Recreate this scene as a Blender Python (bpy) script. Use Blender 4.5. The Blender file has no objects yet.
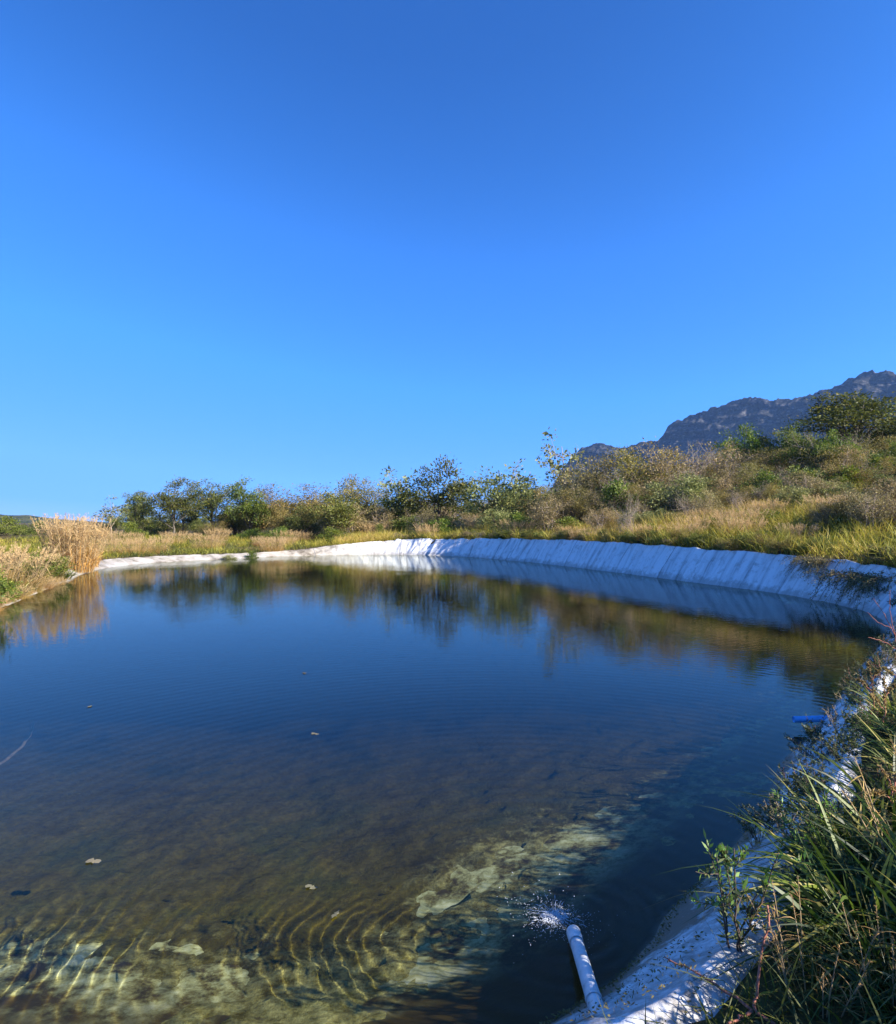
import bpy, math, random
import numpy as np
from mathutils import Vector, noise as mnoise

RNG = np.random.default_rng(7)
random.seed(7)
R = math.radians
scene = bpy.context.scene
col = scene.collection

F = 600.0            # focal length in pixels at 896 x 1024
HOR = 525.0          # horizon row
CAM_Z = 2.0
HAZE = .00011
EXPO = 2.65
SUN_AZ = R(114)      # clockwise from the view direction (+y)
SUN_EL = R(29)
SUN_DIR = Vector((math.sin(SUN_AZ) * math.cos(SUN_EL), math.cos(SUN_AZ) * math.cos(SUN_EL), math.sin(SUN_EL)))


def spot(px, py, z):
    """where the sight line of a pixel meets the height z"""
    y = (CAM_Z - z) * F / (py - HOR)
    return np.array([(px - 448) / F * y, y, z])


# ------------------------------------------------------------------ helpers
class Acc:
    """collects vertices and faces (quads / tris) with one random value per face"""
    def __init__(self):
        self.v, self.q, self.t, self.qv, self.tv, self.n = [], [], [], [], [], 0

    def add(self, verts, quads=None, tris=None, val=0.5):
        verts = np.asarray(verts, np.float32).reshape(-1, 3)
        if quads is not None and len(quads):
            quads = np.asarray(quads, np.int32).reshape(-1, 4)
            self.q.append(quads + self.n)
            self.qv.append(np.broadcast_to(np.asarray(val, np.float32), (len(quads),)) if np.ndim(val) == 0 or len(val) == len(quads) else np.resize(val, len(quads)))
        if tris is not None and len(tris):
            tris = np.asarray(tris, np.int32).reshape(-1, 3)
            self.t.append(tris + self.n)
            self.tv.append(np.broadcast_to(np.asarray(val, np.float32), (len(tris),)) if np.ndim(val) == 0 or len(val) == len(tris) else np.resize(val, len(tris)))
        self.v.append(verts)
        self.n += len(verts)

    def mesh(self, name, smooth=True):
        V = np.concatenate(self.v)
        Q = np.concatenate(self.q) if self.q else np.zeros((0, 4), np.int32)
        T = np.concatenate(self.t) if self.t else np.zeros((0, 3), np.int32)
        me = bpy.data.meshes.new(name)
        me.vertices.add(len(V))
        me.vertices.foreach_set('co', V.ravel())
        loops = np.concatenate([Q.ravel(), T.ravel()]).astype(np.int32)
        me.loops.add(len(loops))
        me.loops.foreach_set('vertex_index', loops)
        starts = np.concatenate([np.arange(len(Q)) * 4, len(Q) * 4 + np.arange(len(T)) * 3]).astype(np.int32)
        me.polygons.add(len(Q) + len(T))
        me.polygons.foreach_set('loop_start', starts)
        me.update(calc_edges=True)
        a = me.attributes.new('v', 'FLOAT', 'FACE')
        vals = np.concatenate(self.qv + self.tv).astype(np.float32)
        a.data.foreach_set('value', vals)
        if smooth:
            me.polygons.foreach_set('use_smooth', np.ones(len(me.polygons), bool))
        me.validate()
        return me


def link(name, me, mat=None, parent=None, loc=None):
    o = bpy.data.objects.new(name, me)
    col.objects.link(o)
    if mat is not None:
        me.materials.append(mat)
    if parent is not None:
        o.parent = parent
    if loc is not None:
        o.location = loc
    return o


def tag(o, label=None, cat=None, group=None, kind=None):
    if label: o['label'] = label
    if cat: o['category'] = cat
    if group: o['group'] = group
    if kind: o['kind'] = kind
    return o


def empty(name, loc=(0, 0, 0)):
    o = bpy.data.objects.new(name, None)
    o.empty_display_size = 0.2
    col.objects.link(o)
    o.location = loc
    return o


def copy_thing(root):
    r = root.copy()
    col.objects.link(r)
    for ch in root.children:
        c = ch.copy()
        col.objects.link(c)
        c.parent = r
        for g in ch.children:
            d = g.copy()
            col.objects.link(d)
            d.parent = c
    return r


def tube(acc, pts, radii, k=5, val=0.5, cap=True):
    pts = np.asarray(pts, float)
    radii = np.broadcast_to(np.asarray(radii, float), (len(pts),))
    tang = np.gradient(pts, axis=0)
    tang /= np.linalg.norm(tang, axis=1, keepdims=True) + 1e-9
    ref = np.array([0, 0, 1.0]) if abs(tang[0, 2]) < 0.9 else np.array([1.0, 0, 0])
    rings = []
    a = np.arange(k) * 2 * math.pi / k
    for p, t, r in zip(pts, tang, radii):
        n = ref - t * ref.dot(t)
        n /= np.linalg.norm(n) + 1e-9
        b = np.cross(t, n)
        rings.append(p + r * (np.cos(a)[:, None] * n + np.sin(a)[:, None] * b))
        ref = n
    V = np.concatenate(rings)
    q = []
    for i in range(len(pts) - 1):
        for j in range(k):
            q.append((i * k + j, i * k + (j + 1) % k, (i + 1) * k + (j + 1) % k, (i + 1) * k + j))
    tr = []
    if cap:
        V = np.concatenate([V, pts[-1:], pts[:1]])
        e, s = len(V) - 2, len(V) - 1
        m = (len(pts) - 1) * k
        for j in range(k):
            tr.append((m + j, m + (j + 1) % k, e))
            tr.append(((j + 1) % k, j, s))
    acc.add(V, q, tr, val)


def bez(p0, p1, p2, n):
    t = np.linspace(0, 1, n)[:, None]
    return (1 - t) ** 2 * p0 + 2 * t * (1 - t) * p1 + t ** 2 * p2


def unit(a):
    return a / (np.linalg.norm(a, axis=-1, keepdims=True) + 1e-9)


def leaves(acc, P, D, L, W, rng, val, fold=0.0):
    """diamond leaves: base P, direction D, length L, width W"""
    n = len(P)
    D = unit(D)
    S = unit(np.cross(D, rng.normal(size=(n, 3))))
    N = np.cross(D, S)
    L = np.broadcast_to(L, (n,))[:, None]
    W = np.broadcast_to(W, (n,))[:, None]
    V = np.stack([P, P + D * L * .45 + S * W * .5 + N * W * fold, P + D * L, P + D * L * .45 - S * W * .5 + N * W * fold], 1).reshape(-1, 3)
    acc.add(V, np.arange(4 * n).reshape(n, 4), None, val)


def blades(acc, P, D, L, W, droop, rng, val, seg=2):
    """grass ribbons that bend over: base P, start direction D"""
    n = len(P)
    D = unit(D)
    side = unit(np.cross(D, np.array([0, 0, 1.0]) + rng.normal(size=(n, 3)) * .3))
    L = np.broadcast_to(L, (n,))
    W = np.broadcast_to(W, (n,))
    droop = np.broadcast_to(droop, (n,))
    hor = D.copy(); hor[:, 2] = 0
    hor = unit(hor + rng.normal(size=(n, 3)) * [.2, .2, 0])
    rows = []
    for i in range(seg + 1):
        t = i / seg
        c = P + D * (L * t)[:, None] + (hor * .6 - np.array([0, 0, 1.0])) * (droop * L * t * t)[:, None]
        w = W * (1 - t ** 2) * (.55 + .45 * min(1, t * 4)) * .5
        if i < seg:
            rows += [c - side * w[:, None], c + side * w[:, None]]
        else:
            rows += [c]
    m = 2 * seg + 1
    V = np.stack(rows, 1).reshape(-1, 3)
    base = (np.arange(n) * m)[:, None]
    q = np.concatenate([base + np.array([[2 * i, 2 * i + 1, 2 * i + 3, 2 * i + 2]]) for i in range(seg - 1)]) if seg > 1 else None
    t = base + np.array([[2 * seg - 2, 2 * seg - 1, 2 * seg]])
    if q is not None:
        acc.add(V, q, None, np.tile(val, seg - 1) if np.ndim(val) else val)
        acc.n -= len(V); acc.v.pop()
    acc.add(V, None, t, val)


# ------------------------------------------------------------------ materials
def nodes(name):
    m = bpy.data.materials.new(name)
    m.use_nodes = True
    nt = m.node_tree
    nt.nodes.clear()
    out = nt.nodes.new('ShaderNodeOutputMaterial')
    return m, nt, out


def N(nt, typ, **kw):
    n = nt.nodes.new(typ)
    for k, v in kw.items():
        if k.startswith('i_'):
            n.inputs[k[2:].replace('_', ' ')].default_value = v
        else:
            setattr(n, k, v)
    return n


def ramp(nt, stops, interp='LINEAR'):
    n = nt.nodes.new('ShaderNodeValToRGB')
    n.color_ramp.interpolation = interp
    e = n.color_ramp.elements
    while len(e) < len(stops): e.new(0.5)
    for el, (p, c) in zip(e, stops):
        el.position = p
        el.color = (*c, 1) if len(c) == 3 else c
    return n


def leaf_mat(name, stops, transl=0.35, rough=0.6, objvar=0.25, gloss=0.03):
    m, nt, out = nodes(name)
    L = nt.links
    at = N(nt, 'ShaderNodeAttribute', attribute_name='v')
    rp = ramp(nt, stops)
    L.new(at.outputs['Fac'], rp.inputs[0])
    oi = N(nt, 'ShaderNodeObjectInfo')
    mr = N(nt, 'ShaderNodeMapRange', i_To_Min=1 - objvar, i_To_Max=1 + objvar)
    L.new(oi.outputs['Random'], mr.inputs['Value'])
    mh = N(nt, 'ShaderNodeMapRange', i_To_Min=0.5 - objvar * .06, i_To_Max=0.5 + objvar * .06)
    mu = N(nt, 'ShaderNodeMath', operation='FRACT')
    mm = N(nt, 'ShaderNodeMath', operation='MULTIPLY'); mm.inputs[1].default_value = 7.31
    L.new(oi.outputs['Random'], mm.inputs[0]); L.new(mm.outputs[0], mu.inputs[0]); L.new(mu.outputs[0], mh.inputs['Value'])
    hs = N(nt, 'ShaderNodeHueSaturation')
    L.new(rp.outputs[0], hs.inputs['Color']); L.new(mr.outputs[0], hs.inputs['Value']); L.new(mh.outputs[0], hs.inputs['Hue'])
    d = N(nt, 'ShaderNodeBsdfDiffuse')
    t = N(nt, 'ShaderNodeBsdfTranslucent')
    L.new(hs.outputs[0], d.inputs[0]); L.new(hs.outputs[0], t.inputs[0])
    mx = N(nt, 'ShaderNodeMixShader'); mx.inputs[0].default_value = transl
    L.new(d.outputs[0], mx.inputs[1]); L.new(t.outputs[0], mx.inputs[2])
    g = N(nt, 'ShaderNodeBsdfGlossy', i_Roughness=rough)
    g.inputs[0].default_value = (.8, .8, .8, 1)
    m2 = N(nt, 'ShaderNodeMixShader'); m2.inputs[0].default_value = gloss
    L.new(mx.outputs[0], m2.inputs[1]); L.new(g.outputs[0], m2.inputs[2])
    L.new(m2.outputs[0], out.inputs[0])
    return m


def bark_mat(name, c1, c2, scale=6):
    m, nt, out = nodes(name)
    L = nt.links
    tc = N(nt, 'ShaderNodeTexCoord')
    mp = N(nt, 'ShaderNodeMapping'); mp.inputs['Scale'].default_value = (1, 1, .25)
    L.new(tc.outputs['Object'], mp.inputs[0])
    nz = N(nt, 'ShaderNodeTexNoise', i_Scale=scale * 4, i_Detail=5)
    L.new(mp.outputs[0], nz.inputs['Vector'])
    rp = ramp(nt, [(.3, c1), (.7, c2)])
    L.new(nz.outputs['Fac'], rp.inputs[0])
    b = N(nt, 'ShaderNodeBsdfPrincipled', i_Roughness=.9)
    L.new(rp.outputs[0], b.inputs['Base Color'])
    bp = N(nt, 'ShaderNodeBump', i_Strength=.6, i_Distance=.01)
    L.new(nz.outputs['Fac'], bp.inputs['Height']); L.new(bp.outputs[0], b.inputs['Normal'])
    L.new(b.outputs[0], out.inputs[0])
    return m


M = {}
M['leaf_dark'] = leaf_mat('dark_leaf', [(0, (.044, .062, .010)), (.5, (.125, .150, .024)), (.9, (.24, .245, .036)), (1, (.32, .26, .06))])
M['leaf_green'] = leaf_mat('green_leaf', [(0, (.060, .095, .012)), (.55, (.15, .205, .020)), (1, (.32, .34, .04))])
M['leaf_olive'] = leaf_mat('olive_leaf', [(0, (.09, .082, .016)), (.5, (.24, .20, .040)), (.85, (.38, .285, .07)), (1, (.48, .30, .09))])
M['leaf_brown'] = leaf_mat('brown_leaf', [(0, (.13, .10, .035)), (.5, (.30, .235, .085)), (1, (.50, .37, .16))])
M['leaf_grey'] = leaf_mat('grey_green_leaf', [(0, (.09, .105, .03)), (.5, (.22, .235, .065)), (1, (.36, .34, .11))])
M['straw'] = leaf_mat('straw_blade', [(0, (.24, .14, .04)), (.5, (.48, .31, .09)), (1, (.64, .44, .16))], transl=.3)
M['meadow'] = leaf_mat('meadow_grass', [(0, (.07, .085, .012)), (.25, (.20, .205, .020)), (.45, (.40, .36, .036)), (.65, (.52, .37, .075)), (1, (.60, .42, .15))], transl=.35, objvar=0)
M['sedge'] = leaf_mat('long_green_blade', [(0, (.022, .042, .008)), (.55, (.058, .098, .013)), (.88, (.20, .26, .020)), (1, (.42, .36, .09))], transl=.45, rough=.5, gloss=.035)
M['herb'] = leaf_mat('herb_leaf', [(0, (.028, .045, .014)), (.6, (.070, .100, .024)), (1, (.16, .19, .045))], gloss=.05)
M['herb_fresh'] = leaf_mat('fresh_herb_leaf', [(0, (.09, .17, .02)), (1, (.26, .40, .05))], gloss=.05)
M['bark'] = bark_mat('grey_bark', (.07, .055, .04), (.20, .17, .13))
M['twig'] = bark_mat('pale_twig', (.24, .18, .13), (.44, .35, .27))
M['twig_dark'] = bark_mat('dark_twig', (.05, .035, .025), (.13, .095, .07))
M['twig_red'] = bark_mat('red_brown_stem', (.24, .075, .05), (.44, .18, .12), 20)
M['straw_stem'] = bark_mat('straw_stem', (.22, .15, .08), (.42, .31, .17), 20)

# ------------------------------------------------------------------ pond outline (water line)
CTRL = np.array([(.34, 2.41), (.91, 2.83), (1.16, 3.15), (1.54, 3.52), (2.18, 4.2), (2.75, 5.0), (3.4, 5.7), (4.1, 6.5), (5.05, 7.6),
                 (6.1, 8.8), (7.6, 10.5), (8.7, 11.9), (9.5, 13.5), (9.8, 15), (9.6, 17.6), (8.5, 21), (6.7, 26.4), (4.1, 32.9),
                 (.6, 38.4), (-2.9, 40.6), (-6.8, 40.2), (-10.3, 38.6), (-13.2, 34.8), (-15.6, 31.6), (-15.8, 27.5), (-14.3, 23), (-12.4, 18.5), (-10.2, 12.8),
                 (-9.2, 8), (-7.5, 4), (-4.5, 2.4), (-2.0, 2.12), (-.5, 2.14)])
# berm height and setback of the liner's top edge at each control point
HB = np.array([.42, .44, .46, .48, .50, .5, .5, .52, .55, .6, .75, .9, .97, 1.0, 1.08, 1.15, 1.22, 1.2,
               1.1, 1.0, .7, .30, .28, .30, .28, .20, .05, .05,
               .36, .38, .4, .4, .4])
SET = np.array([.5, .5, .5, .5, .5, .5, .5, .5, .55, .6, .7, .75, .8, .8, .8, .8, .8, .8,
                .8, .8, .75, .75, .9, .9, .8, .3, .12, .12, .4, .4, .45, .45, .45])


def catmull(P, per):
    n = len(P)
    out = []
    t = np.linspace(0, 1, per, endpoint=False)[:, None]
    for i in range(n):
        p0, p1, p2, p3 = P[i - 1], P[i], P[(i + 1) % n], P[(i + 2) % n]
        out.append(.5 * (2 * p1 + (p2 - p0) * t + (2 * p0 - 5 * p1 + 4 * p2 - p3) * t ** 2 + (3 * p1 - p0 - 3 * p2 + p3) * t ** 3))
    return np.concatenate(out)


raw = catmull(np.column_stack([CTRL, HB, SET]), 40)
seglen = np.linalg.norm(np.roll(raw[:, :2], -1, 0) - raw[:, :2], axis=1)
cum = np.concatenate([[0], np.cumsum(seglen)])
PERIM = cum[-1]


def resample(step):
    s = np.arange(0, PERIM, step)
    rr = np.concatenate([raw, raw[:1]])
    return s, np.column_stack([np.interp(s, cum, rr[:, k]) for k in range(4)])


S_C, OUT_C = resample(.12)           # coarse outline for distances
A0 = OUT_C[:, :2]
A1 = np.roll(A0, -1, 0)


def pond(P):
    """signed distance to the water line (positive on land), berm height and setback of the nearest outline point"""
    P = np.asarray(P, np.float64)
    n = len(P)
    dist = np.empty(n); hb = np.empty(n); st = np.empty(n); ss = np.empty(n)
    AB = A1 - A0
    den = (AB ** 2).sum(1)
    for i in range(0, n, 4000):
        p = P[i:i + 4000]
        # coarse nearest vertex, then exact on neighbour segments
        d2 = ((p[:, None, :] - A0[None]) ** 2).sum(2)
        k = d2.argmin(1)
        best = np.full(len(p), 1e18)
        for off in (-1, 0):
            kk = (k + off) % len(A0)
            t = np.clip(((p - A0[kk]) * AB[kk]).sum(1) / den[kk], 0, 1)
            c = A0[kk] + AB[kk] * t[:, None]
            best = np.minimum(best, ((p - c) ** 2).sum(1))
        dist[i:i + 4000] = np.sqrt(best)
        hb[i:i + 4000] = OUT_C[k, 2]
        st[i:i + 4000] = OUT_C[k, 3]
        ss[i:i + 4000] = S_C[k]
    # inside test (even-odd)
    ins = np.zeros(n, bool)
    x, y = P[:, 0], P[:, 1]
    C = raw[::4, :2]
    D = np.roll(C, -1, 0)
    for (xa, ya), (xb, yb) in zip(C, D):
        cond = (ya > y) != (yb > y)
        if cond.any():
            xi = (xb - xa) * (y - ya) / (yb - ya + 1e-12) + xa
            ins ^= cond & (x < xi)
    dist[ins] *= -1
    return dist, hb, st, ss


def smooth01(t):
    t = np.clip(t, 0, 1)
    return t * t * (3 - 2 * t)


def fbm(x, y, scale, seed=0, octv=4):
    """cheap value-noise fbm on arrays, about -1..1"""
    out = np.zeros_like(x, float); amp = 1.0; tot = 0
    for o in range(octv):
        xs = x / scale + seed * 17.3 + o * 31.7; ys = y / scale + seed * 9.1 + o * 11.9
        xi = np.floor(xs).astype(np.int64); yi = np.floor(ys).astype(np.int64)
        fx = smooth01(xs - xi); fy = smooth01(ys - yi)

        def h(a, b):
            v = (a * 374761393 + b * 668265263 + seed * 1442695) & 0x7fffffff
            v = ((v ^ (v >> 13)) * 1274126177) & 0x7fffffff
            return ((v ^ (v >> 16)) & 0xffff) / 32767.5 - 1
        out += amp * ((h(xi, yi) * (1 - fx) + h(xi + 1, yi) * fx) * (1 - fy) + (h(xi, yi + 1) * (1 - fx) + h(xi + 1, yi + 1) * fx) * fy)
        tot += amp; amp *= .5; scale *= .5
    return out / tot * 1.5


def wall_z(d, hb, st):
    """height of the liner sheet at distance d (outside positive)"""
    up = hb * np.where(d < st, np.clip(d / st, 0, 1) ** .92, 1)
    dn = -1.5 * (1 - np.exp(-np.maximum(-d, 0) / 2.5))
    return np.where(d > 0, up, dn)


def land_z(x, y, d, hb, st):
    """natural ground outside the liner's top edge"""
    e = np.maximum(d - st, 0)
    az = np.arctan2(x, np.maximum(y, .01) + 3)
    right = smooth01((az + .12) / .62) * smooth01((y - 7) / 9)
    slope = .012 + .165 * right
    far = np.minimum(e, 30) * slope + np.maximum(e - 30, 0) * slope * .35
    far = np.minimum(far, 16)
    near = smooth01((9 - y) / 4) * smooth01((x - .3) / 1.2) * np.minimum(e, 5) * .16
    left = smooth01((-x - 8) / 4) * smooth01((34 - y) / 6) * np.minimum(e, 6) * .10
    bumps = fbm(x, y, 3.5, 3) * .10 * smooth01(e / 2.5) + fbm(x, y, 22, 5) * .5 * smooth01(e / 25)
    return hb - .03 + far + near + left + bumps


def ground_z(P):
    P = np.asarray(P, float).reshape(-1, 2)
    d, hb, st, _ = pond(P)
    zl = land_z(P[:, 0], P[:, 1], d, hb, st)
    return np.where(d > st, zl, np.minimum(wall_z(d, hb, st) - .12, zl))


# ------------------------------------------------------------------ ground sheet
def axis(lo, hi, step, ext, k=1.16):
    a = list(np.arange(lo, hi + 1e-6, step))
    s = step
    while a[-1] < ext: s *= k; a.append(a[-1] + s)
    s = step
    while a[0] > -ext: s *= k; a.insert(0, a[0] - s)
    return np.array(a)


gx, gy = axis(-22, 24, .22, 2300), axis(-4, 56, .22, 2300)
GX, GY = np.meshgrid(gx, gy)
GP = np.column_stack([GX.ravel(), GY.ravel()])
GZ = ground_z(GP)
ac = Acc()
nx, ny = len(gx), len(gy)
idx = np.arange(nx * ny).reshape(ny, nx)
ac.add(np.column_stack([GP, GZ]), np.stack([idx[:-1, :-1], idx[:-1, 1:], idx[1:, 1:], idx[1:, :-1]], -1).reshape(-1, 4))

m, nt, out = nodes('soil')
L = nt.links
tc = N(nt, 'ShaderNodeTexCoord')
n1 = N(nt, 'ShaderNodeTexNoise', i_Scale=.35, i_Detail=8)
n2 = N(nt, 'ShaderNodeTexNoise', i_Scale=14, i_Detail=10, i_Roughness=.7)
L.new(tc.outputs['Object'], n1.inputs['Vector']); L.new(tc.outputs['Object'], n2.inputs['Vector'])
r1 = ramp(nt, [(.35, (.060, .050, .026)), (.5, (.13, .10, .048)), (.65, (.085, .090, .030))])
r2 = ramp(nt, [(.3, (.35, .33, .3)), (.7, (1.4, 1.3, 1.15))])
L.new(n1.outputs['Fac'], r1.inputs[0]); L.new(n2.outputs['Fac'], r2.inputs[0])
mx = N(nt, 'ShaderNodeMix', data_type='RGBA', blend_type='MULTIPLY'); mx.inputs[0].default_value = 1
L.new(r1.outputs[0], mx.inputs[6]); L.new(r2.outputs[0], mx.inputs[7])
b = N(nt, 'ShaderNodeBsdfPrincipled', i_Roughness=.95)
b.inputs['Specular IOR Level'].default_value = .1
L.new(mx.outputs[2], b.inputs['Base Color'])
bp = N(nt, 'ShaderNodeBump', i_Strength=1, i_Distance=.04)
L.new(n2.outputs['Fac'], bp.inputs['Height']); L.new(bp.outputs[0], b.inputs['Normal'])
L.new(b.outputs[0], out.inputs[0])
M['soil'] = m
tag(link('ground', ac.mesh('ground'), m), kind='structure')

# ------------------------------------------------------------------ pond bed (silt)
bx = np.concatenate([np.arange(-17, -3, .15), np.arange(-3, 5, .04), np.arange(5, 11.1, .12)]); by = np.concatenate([np.arange(1.2, 6.5, .04), np.arange(6.5, 42, .15)])
BX, BY = np.meshgrid(bx, by)
BP = np.column_stack([BX.ravel(), BY.ravel()])
bd, bhb, bst, bss = pond(BP)
din = np.maximum(-bd, 0)
# the silt covers the liner from a ragged line on; the shelf by the outlet pipe stays clear longer
shelf = np.exp(-((bss - 1.1) / 1.7) ** 2)
leftw = smooth01((bss - (PERIM - 5)) / 2.5)
line = .20 + .72 * leftw + 1.10 * shelf + .26 * fbm(BX.ravel(), BY.ravel(), .7, 11, 6) + .10 * fbm(BX.ravel(), BY.ravel(), .12, 14, 3)
bz = wall_z(bd, bhb, bst) + .045 * np.clip((din - line) / .75, -1, 1) + .022 * fbm(BX.ravel(), BY.ravel(), .11, 15, 3) + .035 * fbm(BX.ravel(), BY.ravel(), .45, 12, 5)
bz = np.where(bd > .0, wall_z(bd, bhb, bst) - .2, bz)
ac = Acc()
idx = np.arange(len(bx) * len(by)).reshape(len(by), len(bx))
q = np.stack([idx[:-1, :-1], idx[:-1, 1:], idx[1:, 1:], idx[1:, :-1]], -1).reshape(-1, 4)
keep = (bd[q] < .12).all(1)
ac.add(np.column_stack([BP, bz]), q[keep])
m, nt, out = nodes('silt')
L = nt.links
tc = N(nt, 'ShaderNodeTexCoord')
n1 = N(nt, 'ShaderNodeTexNoise', i_Scale=1.3, i_Detail=9, i_Roughness=.65)
n2 = N(nt, 'ShaderNodeTexNoise', i_Scale=22, i_Detail=6, i_Roughness=.7)
L.new(tc.outputs['Object'], n1.inputs['Vector']); L.new(tc.outputs['Object'], n2.inputs['Vector'])
r1 = ramp(nt, [(.3, (.044, .034, .006)), (.5, (.105, .086, .014)), (.7, (.085, .090, .018))])
r2 = ramp(nt, [(.3, (.55, .5, .45)), (.7, (1.3, 1.25, 1.2))])
L.new(n1.outputs['Fac'], r1.inputs[0]); L.new(n2.outputs['Fac'], r2.inputs[0])
mx = N(nt, 'ShaderNodeMix', data_type='RGBA', blend_type='MULTIPLY'); mx.inputs[0].default_value = 1
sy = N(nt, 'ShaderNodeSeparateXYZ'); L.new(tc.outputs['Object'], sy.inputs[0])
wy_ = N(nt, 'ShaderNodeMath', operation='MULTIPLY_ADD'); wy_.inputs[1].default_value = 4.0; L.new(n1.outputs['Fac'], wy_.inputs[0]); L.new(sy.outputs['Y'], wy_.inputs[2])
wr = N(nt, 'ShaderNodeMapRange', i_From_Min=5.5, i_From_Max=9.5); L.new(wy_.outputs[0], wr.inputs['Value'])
weed = N(nt, 'ShaderNodeMix', data_type='RGBA'); weed.inputs[7].default_value = (.006, .006, .009, 1)  # bed colour darkened away from the near shore to give the dark of deep water
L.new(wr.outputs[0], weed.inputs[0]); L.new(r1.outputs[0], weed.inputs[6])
ca = N(nt, 'ShaderNodeAttribute', attribute_name='cover')
cr = N(nt, 'ShaderNodeMapRange', i_From_Min=-.05, i_From_Max=.75, i_To_Min=.52, i_To_Max=0); L.new(ca.outputs['Fac'], cr.inputs['Value'])
n3 = N(nt, 'ShaderNodeTexNoise', i_Scale=9, i_Detail=9, i_Roughness=.75); L.new(tc.outputs['Object'], n3.inputs['Vector'])
cn = N(nt, 'ShaderNodeMath', operation='MULTIPLY_ADD'); cn.inputs[1].default_value = 3.2; cn.inputs[2].default_value = -1.75; L.new(n3.outputs['Fac'], cn.inputs[0])
cs = N(nt, 'ShaderNodeMath', operation='ADD', use_clamp=True); L.new(cr.outputs[0], cs.inputs[0]); L.new(cn.outputs[0], cs.inputs[1])
cp = N(nt, 'ShaderNodeMath', operation='MULTIPLY', use_clamp=True); L.new(cs.outputs[0], cp.inputs[0])
cg = N(nt, 'ShaderNodeMath', operation='MULTIPLY', use_clamp=True); cg.inputs[1].default_value = 3; L.new(cr.outputs[0], cg.inputs[0]); L.new(cg.outputs[0], cp.inputs[1])
film = N(nt, 'ShaderNodeMix', data_type='RGBA'); film.inputs[7].default_value = (.46, .44, .19, 1)
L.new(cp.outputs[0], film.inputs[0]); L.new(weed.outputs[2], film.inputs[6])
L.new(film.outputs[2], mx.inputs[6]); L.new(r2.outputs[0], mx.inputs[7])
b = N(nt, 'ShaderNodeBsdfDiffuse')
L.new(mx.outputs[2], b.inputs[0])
bp = N(nt, 'ShaderNodeBump', i_Strength=1, i_Distance=.02)
L.new(n2.outputs['Fac'], bp.inputs['Height']); L.new(bp.outputs[0], b.inputs['Normal'])
L.new(b.outputs[0], out.inputs[0])
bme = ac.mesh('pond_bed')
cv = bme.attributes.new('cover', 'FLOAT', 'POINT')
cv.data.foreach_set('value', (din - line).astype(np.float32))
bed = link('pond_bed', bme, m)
tag(bed, kind='structure')

# ------------------------------------------------------------------ white liner
s_l, ol = resample(.035)
ns = len(s_l)
P2 = ol[:, :2]


def csmooth(a, w):
    k = np.exp(-.5 * (np.arange(-3 * w, 3 * w + 1) / w) ** 2); k /= k.sum()
    pad = np.concatenate([a[-3 * w:], a, a[:3 * w]])
    return np.column_stack([np.convolve(pad[:, i], k, 'valid') for i in range(a.shape[1])])


tg = csmooth(np.roll(P2, -1, 0) - np.roll(P2, 1, 0), 14)
tg = unit(np.column_stack([tg, np.zeros(ns)]))[:, :2]
nout = np.column_stack([tg[:, 1], -tg[:, 0]])                 # outward: the outline runs anticlockwise
ds = np.concatenate([np.linspace(-1.9, -.15, 20), np.linspace(-.1, 1, 26)])   # >0 scaled by setback
ds2 = np.concatenate([ds, [1.06, 1.14, 1.25, 1.4]])
V = []
# folds running down the slope
ones = np.zeros(ns)
f1 = fbm(s_l, ones, .55, 21, 3); f2 = fbm(s_l, ones, .22, 22, 2); f3 = fbm(s_l, ones, 1.6, 23, 2)
ridge = (1 - np.abs(fbm(s_l, ones, .8, 24, 2))) ** 3
cornerw = np.exp(-((s_l - np.interp(18.2, np.arange(len(CTRL) + 1), cum[::40])) / 5.5) ** 2)     # bunched at the far corner
wallw = smooth01((ol[:, 2] - .55) / .4)
for d in ds2:
    dd = np.where(d > 0, d * ol[:, 3], d) if d <= 1 else ol[:, 3] * d
    z = wall_z(np.broadcast_to(dd, (ns,)).astype(float), ol[:, 2], ol[:, 3])
    lean = d * .9                                             # folds lean a little along the slope
    sh = fbm(s_l + lean * .5, np.full(ns, d * .5), .55, 21, 3)
    sh2 = fbm(s_l + lean * .5, np.full(ns, d * .8), .22, 22, 2)
    rd = (1 - np.abs(fbm(s_l + lean * .7, np.full(ns, d * .25), .9, 24, 2))) ** 4
    amp = .018 + .026 * wallw + .05 * cornerw
    env = .35 + .65 * smooth01((d + .3) / .9)
    if d < 0: env = .6
    fold = (sh * amp + sh2 * amp * .35 + rd * (.055 * wallw * np.clip(.35 + 1.3 * fbm(s_l, ones, 3.1, 27, 3), .05, 1.6) + .09 * cornerw)) * env
    if d > 1: z = ol[:, 2] + .015 - (d - 1) * .35 + .02 * f1
    if .9 < d <= 1: z = z + .02 * f1
    off = dd - fold * .7
    V.append(np.column_stack([P2 + nout * off[:, None], z + fold * .65]))
V = np.stack(V, 1)
k = len(ds2)
idx = np.arange(ns * k).reshape(ns, k)
nxt = np.roll(idx, -1, 0)
ac = Acc()
ac.add(V.reshape(-1, 3), np.stack([idx[:, :-1], nxt[:, :-1], nxt[:, 1:], idx[:, 1:]], -1).reshape(-1, 4))
me = ac.mesh('pond_liner')
uv = me.attributes.new('along', 'FLOAT_VECTOR', 'POINT')
co = np.zeros((ns * k, 3), np.float32)
co[:, 0] = np.repeat(s_l, k); co[:, 1] = np.tile(ds2, ns); co[:, 2] = V.reshape(-1, 3)[:, 2]
uv.data.foreach_set('vector', co.ravel())

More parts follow.
